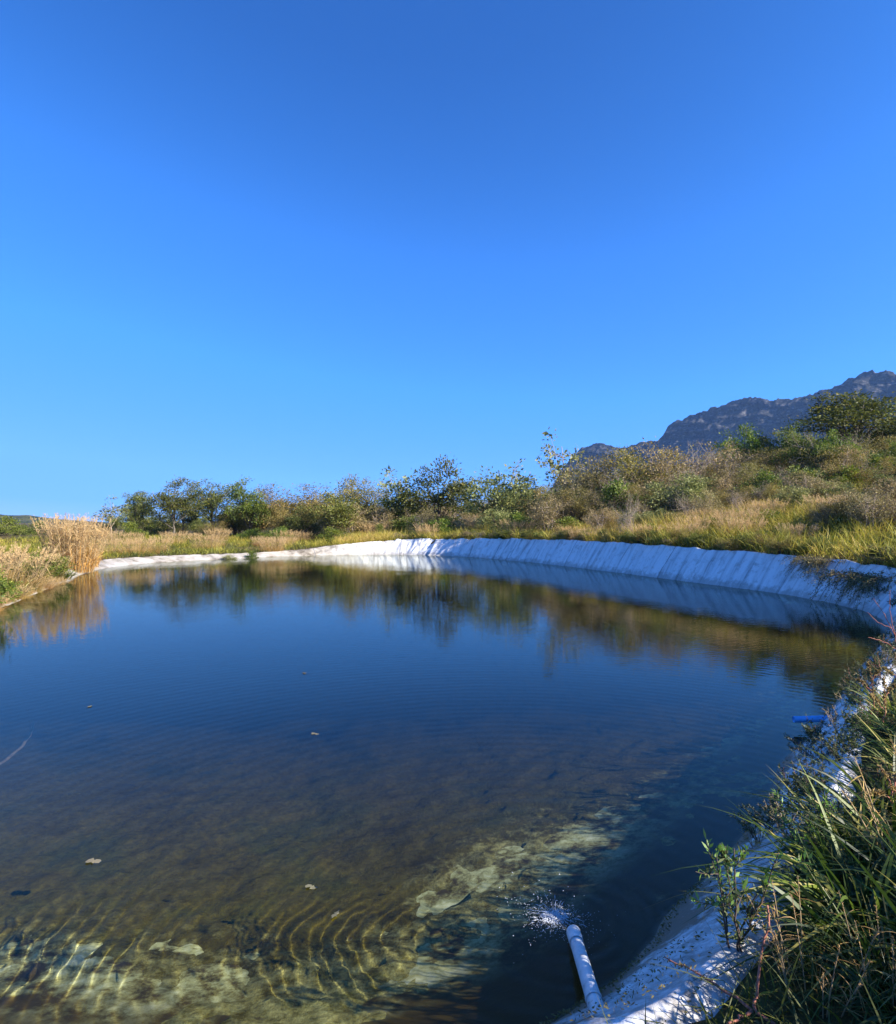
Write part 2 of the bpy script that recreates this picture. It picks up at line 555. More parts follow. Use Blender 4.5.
m, nt, out = nodes('white_plastic_liner')
L = nt.links
at = N(nt, 'ShaderNodeAttribute', attribute_name='along')
tc = N(nt, 'ShaderNodeTexCoord')
sx = N(nt, 'ShaderNodeSeparateXYZ'); L.new(at.outputs['Vector'], sx.inputs[0])
mp = N(nt, 'ShaderNodeMapping'); mp.inputs['Scale'].default_value = (5, .35, .35)
mp.inputs['Rotation'].default_value = (0, 0, .12)
L.new(at.outputs['Vector'], mp.inputs[0])
ns1 = N(nt, 'ShaderNodeTexNoise', i_Scale=1.0, i_Detail=6, i_Roughness=.6); L.new(mp.outputs[0], ns1.inputs['Vector'])
streak = ramp(nt, [(.30, (.30, .30, .31)), (.42, (.68, .68, .68)), (.56, (.84, .84, .84))])
L.new(ns1.outputs['Fac'], streak.inputs[0])
# blotches of dirt
nb = N(nt, 'ShaderNodeTexNoise', i_Scale=3.4, i_Detail=10, i_Roughness=.72); L.new(tc.outputs['Object'], nb.inputs['Vector'])
# dirt tide mark near the water line (height above water + noise)
mr = N(nt, 'ShaderNodeMapRange', i_From_Min=.0, i_From_Max=.26, i_To_Min=1.45, i_To_Max=0)
L.new(sx.outputs['Z'], mr.inputs['Value'])
ad = N(nt, 'ShaderNodeMath', operation='MULTIPLY_ADD'); ad.inputs[1].default_value = 5.5; ad.inputs[2].default_value = -2.85
L.new(nb.outputs['Fac'], ad.inputs[0])
ad2 = N(nt, 'ShaderNodeMath', operation='ADD', use_clamp=True); L.new(mr.outputs[0], ad2.inputs[0]); L.new(ad.outputs[0], ad2.inputs[1])
nearf = N(nt, 'ShaderNodeSeparateXYZ'); L.new(tc.outputs['Object'], nearf.inputs[0])
nr = N(nt, 'ShaderNodeMapRange', i_From_Min=4, i_From_Max=14, i_To_Min=.95, i_To_Max=.5)
L.new(nearf.outputs['Y'], nr.inputs['Value'])
nr2 = N(nt, 'ShaderNodeMapRange', i_From_Min=2.6, i_From_Max=4.2, i_To_Min=.62, i_To_Max=.12); L.new(nearf.outputs['Y'], nr2.inputs['Value'])
nm = N(nt, 'ShaderNodeTexNoise', i_Scale=13, i_Detail=9, i_Roughness=.75); L.new(tc.outputs['Object'], nm.inputs['Vector'])
nm2 = N(nt, 'ShaderNodeMath', operation='MULTIPLY_ADD', use_clamp=True); nm2.inputs[1].default_value = 6; nm2.inputs[2].default_value = -2.4; L.new(nm.outputs['Fac'], nm2.inputs[0])
nm3 = N(nt, 'ShaderNodeMath', operation='MULTIPLY'); L.new(nm2.outputs[0], nm3.inputs[0]); L.new(nr2.outputs[0], nm3.inputs[1])
ad3 = N(nt, 'ShaderNodeMath', operation='ADD', use_clamp=True); L.new(ad2.outputs[0], ad3.inputs[0]); L.new(nm3.outputs[0], ad3.inputs[1])
dm = N(nt, 'ShaderNodeMath', operation='MULTIPLY'); L.new(ad3.outputs[0], dm.inputs[0]); L.new(nr.outputs[0], dm.inputs[1])
c1 = N(nt, 'ShaderNodeMix', data_type='RGBA'); c1.inputs[7].default_value = (.135, .098, .055, 1)
L.new(dm.outputs[0], c1.inputs[0]); L.new(streak.outputs[0], c1.inputs[6])
# algae film below the water
na = N(nt, 'ShaderNodeTexNoise', i_Scale=4.5, i_Detail=9, i_Roughness=.74); L.new(tc.outputs['Object'], na.inputs['Vector'])
alg = ramp(nt, [(.42, (.06, .040, .010)), (.47, (.19, .16, .05)), (.54, (.44, .42, .19)), (.66, (.72, .70, .46))])
L.new(na.outputs['Fac'], alg.inputs[0])
ma = N(nt, 'ShaderNodeMapRange', i_From_Min=-.02, i_From_Max=.01, i_To_Min=1, i_To_Max=0); L.new(sx.outputs['Z'], ma.inputs['Value'])
c2 = N(nt, 'ShaderNodeMix', data_type='RGBA'); L.new(ma.outputs[0], c2.inputs[0]); L.new(c1.outputs[2], c2.inputs[6])
tx = N(nt, 'ShaderNodeMapRange', i_From_Min=-2.5, i_From_Max=-9, i_To_Min=0, i_To_Max=1); L.new(nearf.outputs['X'], tx.inputs['Value'])
ntan = N(nt, 'ShaderNodeTexNoise', i_Scale=1.1, i_Detail=8, i_Roughness=.7); L.new(tc.outputs['Object'], ntan.inputs['Vector'])
tanr = ramp(nt, [(.36, (.14, .115, .08)), (.47, (.34, .30, .24)), (.62, (.48, .45, .41))]); L.new(ntan.outputs['Fac'], tanr.inputs[0])
ctan = N(nt, 'ShaderNodeMix', data_type='RGBA'); L.new(tx.outputs[0], ctan.inputs[0]); L.new(c1.outputs[2], ctan.inputs[6]); L.new(tanr.outputs[0], ctan.inputs[7])
L.new(ctan.outputs[2], c2.inputs[6])
# dark debris below the water line, its belt deepened to darken the shaded shallows
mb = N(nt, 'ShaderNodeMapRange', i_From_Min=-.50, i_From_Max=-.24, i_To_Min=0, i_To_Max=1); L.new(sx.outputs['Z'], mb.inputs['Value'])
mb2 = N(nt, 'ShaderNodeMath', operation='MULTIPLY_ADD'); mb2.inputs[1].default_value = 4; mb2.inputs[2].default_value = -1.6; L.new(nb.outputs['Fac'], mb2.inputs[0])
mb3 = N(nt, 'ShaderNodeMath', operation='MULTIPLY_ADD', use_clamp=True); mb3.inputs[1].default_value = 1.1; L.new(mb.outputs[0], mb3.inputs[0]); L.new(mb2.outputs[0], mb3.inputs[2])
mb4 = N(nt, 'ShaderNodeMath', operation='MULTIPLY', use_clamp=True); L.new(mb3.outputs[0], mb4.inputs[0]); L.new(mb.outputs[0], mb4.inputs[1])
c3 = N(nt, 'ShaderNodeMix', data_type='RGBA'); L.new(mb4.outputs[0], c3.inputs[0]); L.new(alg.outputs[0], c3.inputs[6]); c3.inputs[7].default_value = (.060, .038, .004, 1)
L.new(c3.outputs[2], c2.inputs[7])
sm_ = N(nt, 'ShaderNodeMath', operation='MULTIPLY_ADD'); sm_.inputs[1].default_value = 1 / 6.9; sm_.inputs[2].default_value = .52; L.new(sx.outputs['X'], sm_.inputs[0])
sf = N(nt, 'ShaderNodeMath', operation='FRACT'); L.new(sm_.outputs[0], sf.inputs[0])
sl = N(nt, 'ShaderNodeMath', operation='LESS_THAN'); sl.inputs[1].default_value = .006; L.new(sf.outputs[0], sl.inputs[0])
sk = N(nt, 'ShaderNodeMath', operation='MULTIPLY'); sk.inputs[1].default_value = .75; L.new(sl.outputs[0], sk.inputs[0])
c4 = N(nt, 'ShaderNodeMix', data_type='RGBA'); L.new(sk.outputs[0], c4.inputs[0]); L.new(c2.outputs[2], c4.inputs[6]); c4.inputs[7].default_value = (.16, .16, .17, 1)
b = N(nt, 'ShaderNodeBsdfPrincipled', i_Roughness=.5)
b.inputs['Specular IOR Level'].default_value = .35
L.new(c4.outputs[2], b.inputs['Base Color'])
bp = N(nt, 'ShaderNodeBump', i_Strength=.5, i_Distance=.02)
L.new(nb.outputs['Fac'], bp.inputs['Height'])
L.new(bp.outputs[0], b.inputs['Normal'])
L.new(b.outputs[0], out.inputs[0])
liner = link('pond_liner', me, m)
tag(liner, 'white plastic sheet lining the pond bank all the way round', 'pond liner')

# ------------------------------------------------------------------ water
SPL = spot(560, 912, 0)
wx = np.concatenate([np.arange(-17.5, -4, .25), np.arange(-4, -2.9, .05), np.arange(-2.9, 2.1, .0125), np.arange(2.1, 3, .05), np.arange(3, 11.2, .12)])
wy = np.concatenate([np.arange(1.6, 2.05, .05), np.arange(2.05, 4.7, .0125), np.arange(4.7, 6, .05), np.arange(6, 12, .12), np.arange(12, 42.5, .25)])
WX, WY = np.meshgrid(wx, wy)
WP = np.column_stack([WX.ravel(), WY.ravel()])
wd, _, _, _ = pond(WP)
# ripple rings running out from the spilling pipe, about eight centimetres from crest to crest
rr_ = np.hypot(WP[:, 0] - SPL[0], WP[:, 1] - SPL[1])
wob = .075 * fbm(WP[:, 0], WP[:, 1], .7, 77, 2) + .020 * fbm(WP[:, 0], WP[:, 1], .25, 78, 2)
fine = smooth01((WP[:, 0] + 3.6) / .9) * smooth01((2.9 - WP[:, 0]) / .8) * smooth01((5.6 - WP[:, 1]) / 1.3)
amp_ = .0011 * np.exp(-rr_ / 3.6) * smooth01(rr_ / .25) * fine * (.4 + .6 * smooth01((4.3 - WP[:, 1]) / 1.3)) * np.clip(.55 + .8 * fbm(WP[:, 0], WP[:, 1], .6, 79, 3), .05, 1.3)
wz = amp_ * (np.sin((rr_ + wob) * 2 * math.pi / .085) + .5 * np.sin((rr_ + 1.6 * wob) * 2 * math.pi / .137 + 1.3))
wz += .0005 * fine * np.sin((WP[:, 0] * .82 + WP[:, 1] * .57 + .06 * fbm(WP[:, 0], WP[:, 1], .4, 83, 2)) * 2 * math.pi / .118) * np.clip(.4 + fbm(WP[:, 0], WP[:, 1], .8, 84, 2), 0, 1)
wz += .0011 * fine * fbm(WP[:, 0], WP[:, 1], .15, 80, 2)
wz *= .12 + .88 * smooth01((3.75 - WP[:, 1]) / 1.1)
ac = Acc()
idx = np.arange(len(wx) * len(wy)).reshape(len(wy), len(wx))
q = np.stack([idx[:-1, :-1], idx[:-1, 1:], idx[1:, 1:], idx[1:, :-1]], -1).reshape(-1, 4)
ac.add(np.column_stack([WP, wz]), q[(wd[q] < .10).any(1)])
me = ac.mesh('water')
m, nt, out = nodes('pond_water')
L = nt.links
tc = N(nt, 'ShaderNodeTexCoord')
# ripple rings spreading from the outlet
mp = N(nt, 'ShaderNodeMapping', vector_type='POINT'); mp.inputs['Location'].default_value = (-SPL[0], -SPL[1], 0)
L.new(tc.outputs['Object'], mp.inputs[0])
wv = N(nt, 'ShaderNodeTexWave', wave_type='RINGS', rings_direction='Z', wave_profile='SIN', i_Scale=2.1, i_Distortion=2.2, i_Detail=2, i_Detail_Scale=.9)
L.new(mp.outputs[0], wv.inputs['Vector'])
mp2 = N(nt, 'ShaderNodeMapping'); mp2.inputs['Scale'].default_value = (1, 2.4, 1); mp2.inputs['Rotation'].default_value = (0, 0, .25)
L.new(tc.outputs['Object'], mp2.inputs[0])
na = N(nt, 'ShaderNodeTexNoise', i_Scale=2.2, i_Detail=4, i_Roughness=.5); L.new(mp2.outputs[0], na.inputs['Vector'])
nb = N(nt, 'ShaderNodeTexNoise', i_Scale=.5, i_Detail=2); L.new(tc.outputs['Object'], nb.inputs['Vector'])
wm = N(nt, 'ShaderNodeMath', operation='MULTIPLY'); L.new(wv.outputs['Fac'], wm.inputs[0]); L.new(nb.outputs['Fac'], wm.inputs[1])
wm2 = N(nt, 'ShaderNodeMath', operation='MULTIPLY'); L.new(wm.outputs[0], wm2.inputs[0]); wm2.inputs[1].default_value = .55
sm = N(nt, 'ShaderNodeMath', operation='ADD'); L.new(wm2.outputs[0], sm.inputs[0]); L.new(na.outputs['Fac'], sm.inputs[1])
bp = N(nt, 'ShaderNodeBump', i_Strength=1, i_Distance=.0014); L.new(sm.outputs[0], bp.inputs['Height'])
gl = N(nt, 'ShaderNodeBsdfGlass', i_IOR=1.28, i_Roughness=.0); L.new(bp.outputs[0], gl.inputs['Normal'])
gl.inputs[0].default_value = (.92, .96, .90, 1)
L.new(gl.outputs[0], out.inputs['Surface'])
M['water'] = m
water = link('water', me, m)
water.cycles.is_caustics_caster = True
liner.cycles.is_caustics_receiver = True
bed.cycles.is_caustics_receiver = True
tag(water, kind='structure')

# ------------------------------------------------------------------ outlet pipes
def pvc(name, c, rough=.35, dirt=(.25, .2, .14)):
    m, nt, out = nodes(name)
    L = nt.links
    tc = N(nt, 'ShaderNodeTexCoord')
    nz = N(nt, 'ShaderNodeTexNoise', i_Scale=18, i_Detail=8, i_Roughness=.7); L.new(tc.outputs['Object'], nz.inputs['Vector'])
    rp = ramp(nt, [(.28, dirt), (.42, tuple(.85 * v for v in c)), (.6, c)])
    L.new(nz.outputs['Fac'], rp.inputs[0])
    b = N(nt, 'ShaderNodeBsdfPrincipled', i_Roughness=rough)
    L.new(rp.outputs[0], b.inputs['Base Color'])
    L.new(b.outputs[0], out.inputs[0])
    return m


def pipe_mesh(name, p0, p1, r, wall, seg=28):
    """hollow pipe open at p0, running to p1"""
    p0, p1 = np.array(p0, float), np.array(p1, float)
    t = unit(p1 - p0)
    n = unit(np.cross(t, [0, 0, 1.0])); bb = np.cross(n, t)
    a = np.arange(seg) * 2 * math.pi / seg
    circ = np.cos(a)[:, None] * n + np.sin(a)[:, None] * bb
    rows = [p1 + circ * r, p0 + t * .004 + circ * r, p0 + circ * (r - .002), p0 + circ * (r - wall), p0 + t * .25 + circ * (r - wall)]
    A = Acc()
    ix = np.arange(len(rows) * seg).reshape(len(rows), seg); nx_ = np.roll(ix, -1, 1)
    A.add(np.concatenate(rows), np.stack([ix[:-1], nx_[:-1], nx_[1:], ix[1:]], -1).reshape(-1, 4))
    return A.mesh(name)


WP0, WP1 = np.array([.612, 2.97, .012]), np.array([.50, 1.55, .37])
wdir = unit(WP1 - WP0)
t = empty('outlet_pipe', WP0)
tag(t, 'white plastic pipe running down the bank and spilling into the pond', 'pipe')
M['pvc_white'] = pvc('white_pvc', (.78, .79, .80))
link('pipe_tube', pipe_mesh('pipe_tube', (0, 0, 0), WP1 - WP0, .031, .003), M['pvc_white'], t)
link('coupling', pipe_mesh('coupling', wdir * -.004, wdir * .13, .0345, .004), M['pvc_white'], t)
link('joint_ring', pipe_mesh('joint_ring', wdir * .62, wdir * .65, .0335, .003), M['pvc_white'], t)

bp0 = spot(791, 718, .10); bp1 = bp0 + np.array([1.1, -.06, .05])
t = empty('drain_pipe', bp0)
tag(t, 'blue plastic pipe poking out of the right bank over the water', 'pipe')
M['pvc_blue'] = pvc('blue_pvc', (.13, .46, .90), .35, (.06, .10, .2))
link('pipe_tube', pipe_mesh('pipe_tube', (0, 0, 0), bp1 - bp0, .030, .003), M['pvc_blue'], t)

# foam and bubbles where the pipe spills
ac = Acc()
rg = np.random.default_rng(3)
def dome(acc, c, r, sq=.6, ku=7, kv=3):
    rows = []
    for i in range(kv):
        ph = i / kv * math.pi / 2
        a = np.arange(ku) * 2 * math.pi / ku
        rows.append(np.column_stack([np.cos(a) * r * math.cos(ph), np.sin(a) * r * math.cos(ph), np.full(ku, r * sq * math.sin(ph))]) + c)
    V = np.concatenate(rows + [np.array([[c[0], c[1], c[2] + r * sq]])])
    ix = np.arange(kv * ku).reshape(kv, ku); nx_ = np.roll(ix, -1, 1)
    top = np.column_stack([ix[-1], nx_[-1], np.full(ku, kv * ku)])
    acc.add(V, np.stack([ix[:-1], nx_[:-1], nx_[1:], ix[1:]], -1).reshape(-1, 4), top)
for i in range(1900):
    rr = abs(rg.normal()) * .058 + .006
    an = rg.uniform(0, 2 * math.pi)
    rr *= 1 + .9 * max(0, math.sin(an * 5 + 2 * math.sin(an * 3))) ** 3
    c = SPL + np.array([math.cos(an) * rr * 1.35 - .035, math.sin(an) * rr * 1.15 + .0, .001 + max(0, .012 - rr * .1) * rg.uniform(0, 1)])
    dome(ac, c, rg.uniform(.0008, .0032) * (1.3 if rr < .05 else .8), rg.uniform(.5, 1.1), 6, 2)
for i in range(70):
    c = SPL + np.array([rg.normal() * .10 - .10, rg.normal() * .16 + .10, .001])
    dome(ac, c, rg.uniform(.0012, .0045), .5, 6, 2)
for i in range(60):           # ragged streaks of foam drifting off
    an = rg.uniform(0, 6.28); r0 = rg.uniform(.02, .13); ln = rg.uniform(.01, .05)
    d_ = np.array([math.cos(an), math.sin(an), 0])
    p = SPL + d_ * r0 + [-.03, .02, .003]
    tube(ac, np.array([p, p + d_ * ln * .5 + [0, 0, .004], p + d_ * ln]), [.0008, .0016, .0006], 4)
m, nt, out = nodes('foam')
b = N(nt, 'ShaderNodeBsdfPrincipled', i_Roughness=.15); b.inputs['Base Color'].default_value = (.75, .78, .82, 1)
b.inputs['Transmission Weight'].default_value = .45
b.inputs['IOR'].default_value = 1.2
nt.links.new(b.outputs[0], out.inputs[0])
tag(link('water_foam', ac.mesh('water_foam'), m), 'white bubbling foam where the white pipe spills into the pond', 'foam', kind='stuff')

A = Acc()
jp = np.array([WP0 + wdir * .10, WP0, WP0 - wdir * .035 + [0, 0, -.006], WP0 - wdir * .07 + [0, 0, -.016], WP0 - wdir * .10 + [0, 0, -.034]])
tube(A, bez(jp[0], jp[2], jp[4], 10) + rg.normal(size=(10, 3)) * .0012, np.array([.024, .024, .024, .025, .027, .026, .028, .03, .028, .024]), 14)
m, nt, out = nodes('clear_water')
b = N(nt, 'ShaderNodeBsdfGlass', i_IOR=1.333, i_Roughness=.02); b.inputs[0].default_value = (.95, .98, 1, 1)
nt.links.new(b.outputs[0], out.inputs[0])
tag(link('water_jet', A.mesh('water_jet'), m), 'clear stream of water leaving the mouth of the white pipe', 'water', kind='stuff')

# ------------------------------------------------------------------ plants: generators
def woody(seed, H, Rad, trunk, limbs, subs, per_tip, leaf, clump, flat=.6, stem_r=.05, low=0.0, multi=1, sparse=0, ragged=.35, twigs=2):
    """returns (wood mesh acc, leaf acc)"""
    rg = np.random.default_rng(seed)
    wood, lf = Acc(), Acc()
    ch = trunk + (H - trunk) * .52
    rh = (H - trunk) * .5
    bases = []
    for mnum in range(multi):
        a = rg.uniform(0, 2 * math.pi)
        sp = 0 if multi == 1 else rg.uniform(.15, .5) * Rad
        top = np.array([math.cos(a) * sp, math.sin(a) * sp, H * rg.uniform(.6, .85)])
        b0 = np.array([rg.normal() * .05 * multi, rg.normal() * .05 * multi, -.15])
        pts = bez(b0, np.array([rg.normal() * .1 * H * .3, rg.normal() * .1 * H * .3, H * .35]) + top * [.3, .3, 0], top, 9)
        pts[1:-1] += rg.normal(size=(7, 3)) * .015 * H * [1, 1, 0]
        tube(wood, pts, np.linspace(stem_r, stem_r * .3, 9), 6)
        bases.append(pts)
    tips = []
    for i in range(limbs):
        tr = bases[rg.integers(len(bases))]
        u = rg.uniform(max(.15, trunk / H * .9), 1)
        s = tr[min(8, int(u * 8))]
        th = rg.uniform(0, 2 * math.pi); ct = rg.uniform(-.75 + low, 1)
        rr = rg.uniform(1 - ragged, 1 + ragged * .25)
        e = np.array([math.cos(th) * math.sqrt(max(0, 1 - ct * ct)) * Rad * rr, math.sin(th) * math.sqrt(max(0, 1 - ct * ct)) * Rad * rr, ch + ct * rh * rr])
        mid = (s + e) / 2 + np.array([0, 0, .12 * H]) * rg.uniform(-.3, 1) + rg.normal(size=3) * .06 * Rad
        lp = bez(s, mid, e, 7)
        tube(wood, lp, np.linspace(stem_r * .42, stem_r * .12, 7), 4)
        tips.append((lp[-1], unit(lp[-1] - lp[-2])))
        for j in range(subs):
            k = rg.integers(2, 7)
            d = unit(unit(lp[-1] - lp[0]) + rg.normal(size=3) * .7 + [0, 0, .25])
            ln = rg.uniform(.18, .42) * Rad
            ep = lp[k] + d * ln
            sp_ = bez(lp[k], lp[k] + d * ln * .5 + rg.normal(size=3) * .05 * Rad, ep, 4)
            tube(wood, sp_, np.linspace(stem_r * .16, stem_r * .06, 4), 3, cap=False)
            tips.append((ep, d))
            for w in range(twigs):
                d2 = unit(d + rg.normal(size=3) * .8)
                tube(wood, np.array([ep, ep + d2 * ln * .25, ep + d2 * ln * .5 + [0, 0, .02]]), [stem_r * .06, stem_r * .045, stem_r * .03], 3, cap=False)
    T = np.array([t[0] for t in tips]); D = np.array([t[1] for t in tips])
    dens = rg.uniform(.3, 1.7, len(T)) if not sparse else np.where(rg.uniform(size=len(T)) < sparse, 0, rg.uniform(.4, 1.5, len(T)))
    cnt = np.maximum(0, (per_tip * dens)).astype(int)
    I = np.repeat(np.arange(len(T)), cnt)
    n = len(I)
    tone = rg.normal(.45, .16, len(T))
    off = rg.normal(size=(n, 3)) * clump * [1, 1, flat]
    P = T[I] + off
    dirs = unit(off * 1.0 + 1e-6) * .8 + D[I] * .5 + rg.normal(size=(n, 3)) * .6 + [0, 0, .1]
    Ls = leaf * rg.uniform(.6, 1.35, n)
    leaves(lf, P, dirs, Ls, Ls * rg.uniform(.42, .62, n), rg, np.clip(tone[I] + rg.normal(size=n) * .2, 0, 1))
    return wood, lf


def make_woody(name, wood_mat, leaf_m, woodname='trunk', leafname='crown', **kw):
    w, l = woody(**kw)
    root = empty(name)
    link(woodname, w.mesh(woodname), wood_mat, root)
    link(leafname, l.mesh(leafname, smooth=False), leaf_m, root)
    root['h'] = kw['H']
    return root


PROTO = {}
def proto(key, *a, **k):
    PROTO.setdefault(key, []).append(make_woody(*a, **k))

for sd in (1, 2, 3):
    proto('dark_tree', 'broadleaf_tree', M['bark'], M['leaf_dark'], seed=sd, H=4.2, Rad=2.0, trunk=1.2, limbs=20, subs=5, per_tip=70, leaf=.13, clump=.22, flat=.55, stem_r=.10, low=.2)
for sd in (4, 5):
    proto('green_tree', 'broadleaf_tree', M['bark'], M['leaf_green'], seed=sd, H=4.0, Rad=1.7, trunk=.7, limbs=20, subs=5, per_tip=67, leaf=.14, clump=.22, flat=.6, stem_r=.08, low=.1)
for sd in (6, 7, 8):
    proto('olive_shrub', 'shrub', M['twig_dark'], M['leaf_olive'], 'stems', 'foliage', seed=sd, H=2.6, Rad=1.5, trunk=.15, limbs=24, subs=6, per_tip=62, leaf=.072, clump=.18, stem_r=.045, multi=4, low=.15, ragged=.45)
for sd in (9, 10, 11):
    proto('dark_shrub', 'shrub', M['twig_dark'], M['leaf_dark'], 'stems', 'foliage', seed=sd, H=2.3, Rad=1.35, trunk=.1, limbs=20, subs=5, per_tip=57, leaf=.10, clump=.18, stem_r=.045, multi=4, low=.15)
for sd in (12, 13, 14):
    proto('brown_shrub', 'shrub', M['twig'], M['leaf_brown'], 'stems', 'foliage', seed=sd, H=2.6, Rad=1.4, trunk=.1, limbs=24, subs=6, per_tip=24, leaf=.085, clump=.16, stem_r=.04, multi=5, ragged=.5, twigs=3)
for sd in (15, 16):
    proto('bare_shrub', 'shrub', M['twig'], M['leaf_grey'], 'stems', 'foliage', seed=sd, H=2.8, Rad=1.4, trunk=.1, limbs=30, subs=8, per_tip=3, leaf=.07, clump=.12, stem_r=.035, multi=6, ragged=.5, twigs=5)
for sd in (17, 18):
    proto('green_shrub', 'shrub', M['twig_dark'], M['leaf_green'], 'stems', 'foliage', seed=sd, H=1.7, Rad=1.1, trunk=.05, limbs=16, subs=5, per_tip=40, leaf=.12, clump=.17, stem_r=.035, multi=4)
for sd in (19, 20, 21):
    proto('sapling', 'sapling', M['twig'], M['leaf_grey'], 'trunk', 'crown', seed=sd, H=4.2, Rad=1.0, trunk=1.5, limbs=11, subs=4, per_tip=13, leaf=.17, clump=.14, stem_r=.05, sparse=.25, ragged=.5, twigs=1)
for sd in (22, 23):
    proto('grey_shrub', 'shrub', M['twig_dark'], M['leaf_grey'], 'stems', 'foliage', seed=sd, H=2.4, Rad=1.3, trunk=.1, limbs=20, subs=5, per_tip=40, leaf=.11, clump=.18, stem_r=.04, multi=4)
used = set()


def put(key, x, y, H=None, wide=1.0, rot=None, var=None, label=None, cat=None, group=None, sink=0.0, z=None):
    rg = RNG
    pr = PROTO[key][var if var is not None else rg.integers(len(PROTO[key]))]
    o = pr if pr.name not in used else copy_thing(pr)
    if o is pr: used.add(pr.name)
    zg = float(ground_z([[x, y]])[0]) if z is None else z
    s = (H / pr['h']) if H else rg.uniform(.8, 1.2)
    o.location = (x, y, zg - sink)
    o.scale = (s * wide, s * wide, s)
    o.rotation_euler = (0, 0, rot if rot is not None else rg.uniform(0, 6.28))
    for kk in ('label', 'category', 'group'):
        if kk in o: del o[kk]
    tag(o, label, cat, group)
    return o


def put_px(key, px, top, Y, wide=1.0, **k):
    """a plant at distance Y under image column px whose top shows at row top"""
    x = (px - 448) / F * Y
    zg = float(ground_z([[x, Y]])[0])
    zt = CAM_Z + (HOR - top) / F * Y
    return put(key, x, Y, max(.5, zt - zg) * 1.08, wide, z=zg, **k)


# prominent trees and shrubs, each with its own label
T_ = 'tree'; S_ = 'shrub'
put_px('sapling', 113, 500, 52, 1.5, var=0, label='thin grey-green sapling with flat sparse top behind the tall golden reed clump', cat=T_)
put_px('dark_tree', 135, 499, 58, .8, var=0, label='small dark round tree, first one right of the golden reed clump', cat=T_)
put_px('dark_tree', 174, 488, 56, .95, var=1, label='tallest dark green tree above the far left shore, with a narrow round top', cat=T_)
put_px('dark_tree', 212, 491, 60, 1.15, var=2, label='dark tree with a broad flat crown above the far left shore', cat=T_)
put_px('green_tree', 250, 487, 58, .8, var=0, label='bright green tree beside the broad flat-crowned dark tree', cat=T_)
put_px('olive_shrub', 285, 493, 60, 1.5, var=0, label='wide olive bush next to the bright green tree of the far left shore', cat=S_)
put_px('olive_shrub', 322, 497, 62, 1.5, var=1, label='low wide olive bush left of the slim saplings above the far shore', cat=S_)
put_px('olive_shrub', 366, 483, 57, 1.0, var=2, label='brownish olive bush just left of the tallest sapling of the far shore', cat=S_)
put_px('sapling', 400, 464, 54, 1.0, var=1, label='slim sapling with loose leafy tips standing above the middle of the far shore', cat=T_)
put_px('dark_shrub', 437, 478, 52, 1.0, var=0, label='dark green bush above the corner where the white liner bends', cat=S_)
put_px('sapling', 512, 461, 46, 1.1, var=2, label='open sapling with round leaves left of the tallest sapling on the slope', cat=T_)
put_px('sapling', 562, 437, 44, .95, var=0, rot=1.2, label='tallest bare-stemmed sapling on the slope, leaning above the bushes left of the mountain', cat=T_)
put_px('grey_shrub', 500, 479, 45, 1.1, var=0, label='grey-green bush below the open sapling above the white liner wall', cat=S_)
put_px('olive_shrub', 640, 457, 42, 1.2, var=1, rot=2.0, label='round olive bush below the left end of the big mountain', cat=S_)
put_px('brown_shrub', 578, 474, 43, 1.1, var=0, label='dry brown bush hiding the low left end of the mountain', cat=S_)
put_px('olive_shrub', 610, 468, 43, 1.1, var=0, rot=1.0, label='olive bush left of the round olive bush below the mountain', cat=S_)
put_px('brown_shrub', 662, 450, 41, 1.0, var=1, label='tan brown bush between the round olive bush and the leafless twiggy bush', cat=S_)
put_px('brown_shrub', 722, 449, 41, 1.1, var=2, label='tan brown bush right of the leafless twiggy bush below the mountain', cat=S_)
put_px('olive_shrub', 772, 452, 40, 1.1, var=2, rot=3.0, label='olive bush between the yellow-green bush top and the bright green slender tree', cat=S_)
put_px('bare_shrub', 693, 452, 40, 1.2, var=0, label='leafless grey twiggy bush below the mountain cliff', cat=S_)
put_px('green_tree', 745, 436, 46, 1.0, var=1, label='yellow-green bush top rising above the leafless twiggy bush', cat=T_)
put_px('green_tree', 806, 432, 38, .85, var=0, rot=.7, label='bright green slender tree left of the big dark tree on the slope', cat=T_)
put_px('dark_tree', 858, 407, 44, 1.75, var=0, rot=2.5, label='big dark tree highest on the right slope below the mountain summit', cat=T_)
put_px('dark_tree', 915, 410, 43, 1.6, var=1, rot=.4, label='dark tree at the right picture edge beside the biggest tree', cat=T_)

# thicket on the slope: look-alikes in groups
def thicket(keys, n, pxr, Yr, hr, label, group, wide=(.9, 1.4), cat=S_, seed=0):
    rg = np.random.default_rng(seed)
    for i in range(n):
        Y = rg.uniform(*Yr)
        px = pxr[0] + (pxr[1] - pxr[0]) * (i + rg.uniform(.1, .9)) / n
        x = (px - 448) / F * Y
        dq, hq, sq_, _ = pond([[x, Y]])
        if dq[0] < sq_[0] + .7: continue
        put(keys[rg.integers(len(keys))], x, Y, rg.uniform(*hr), rg.uniform(*wide), label=label, cat=cat, group=group, sink=.1)

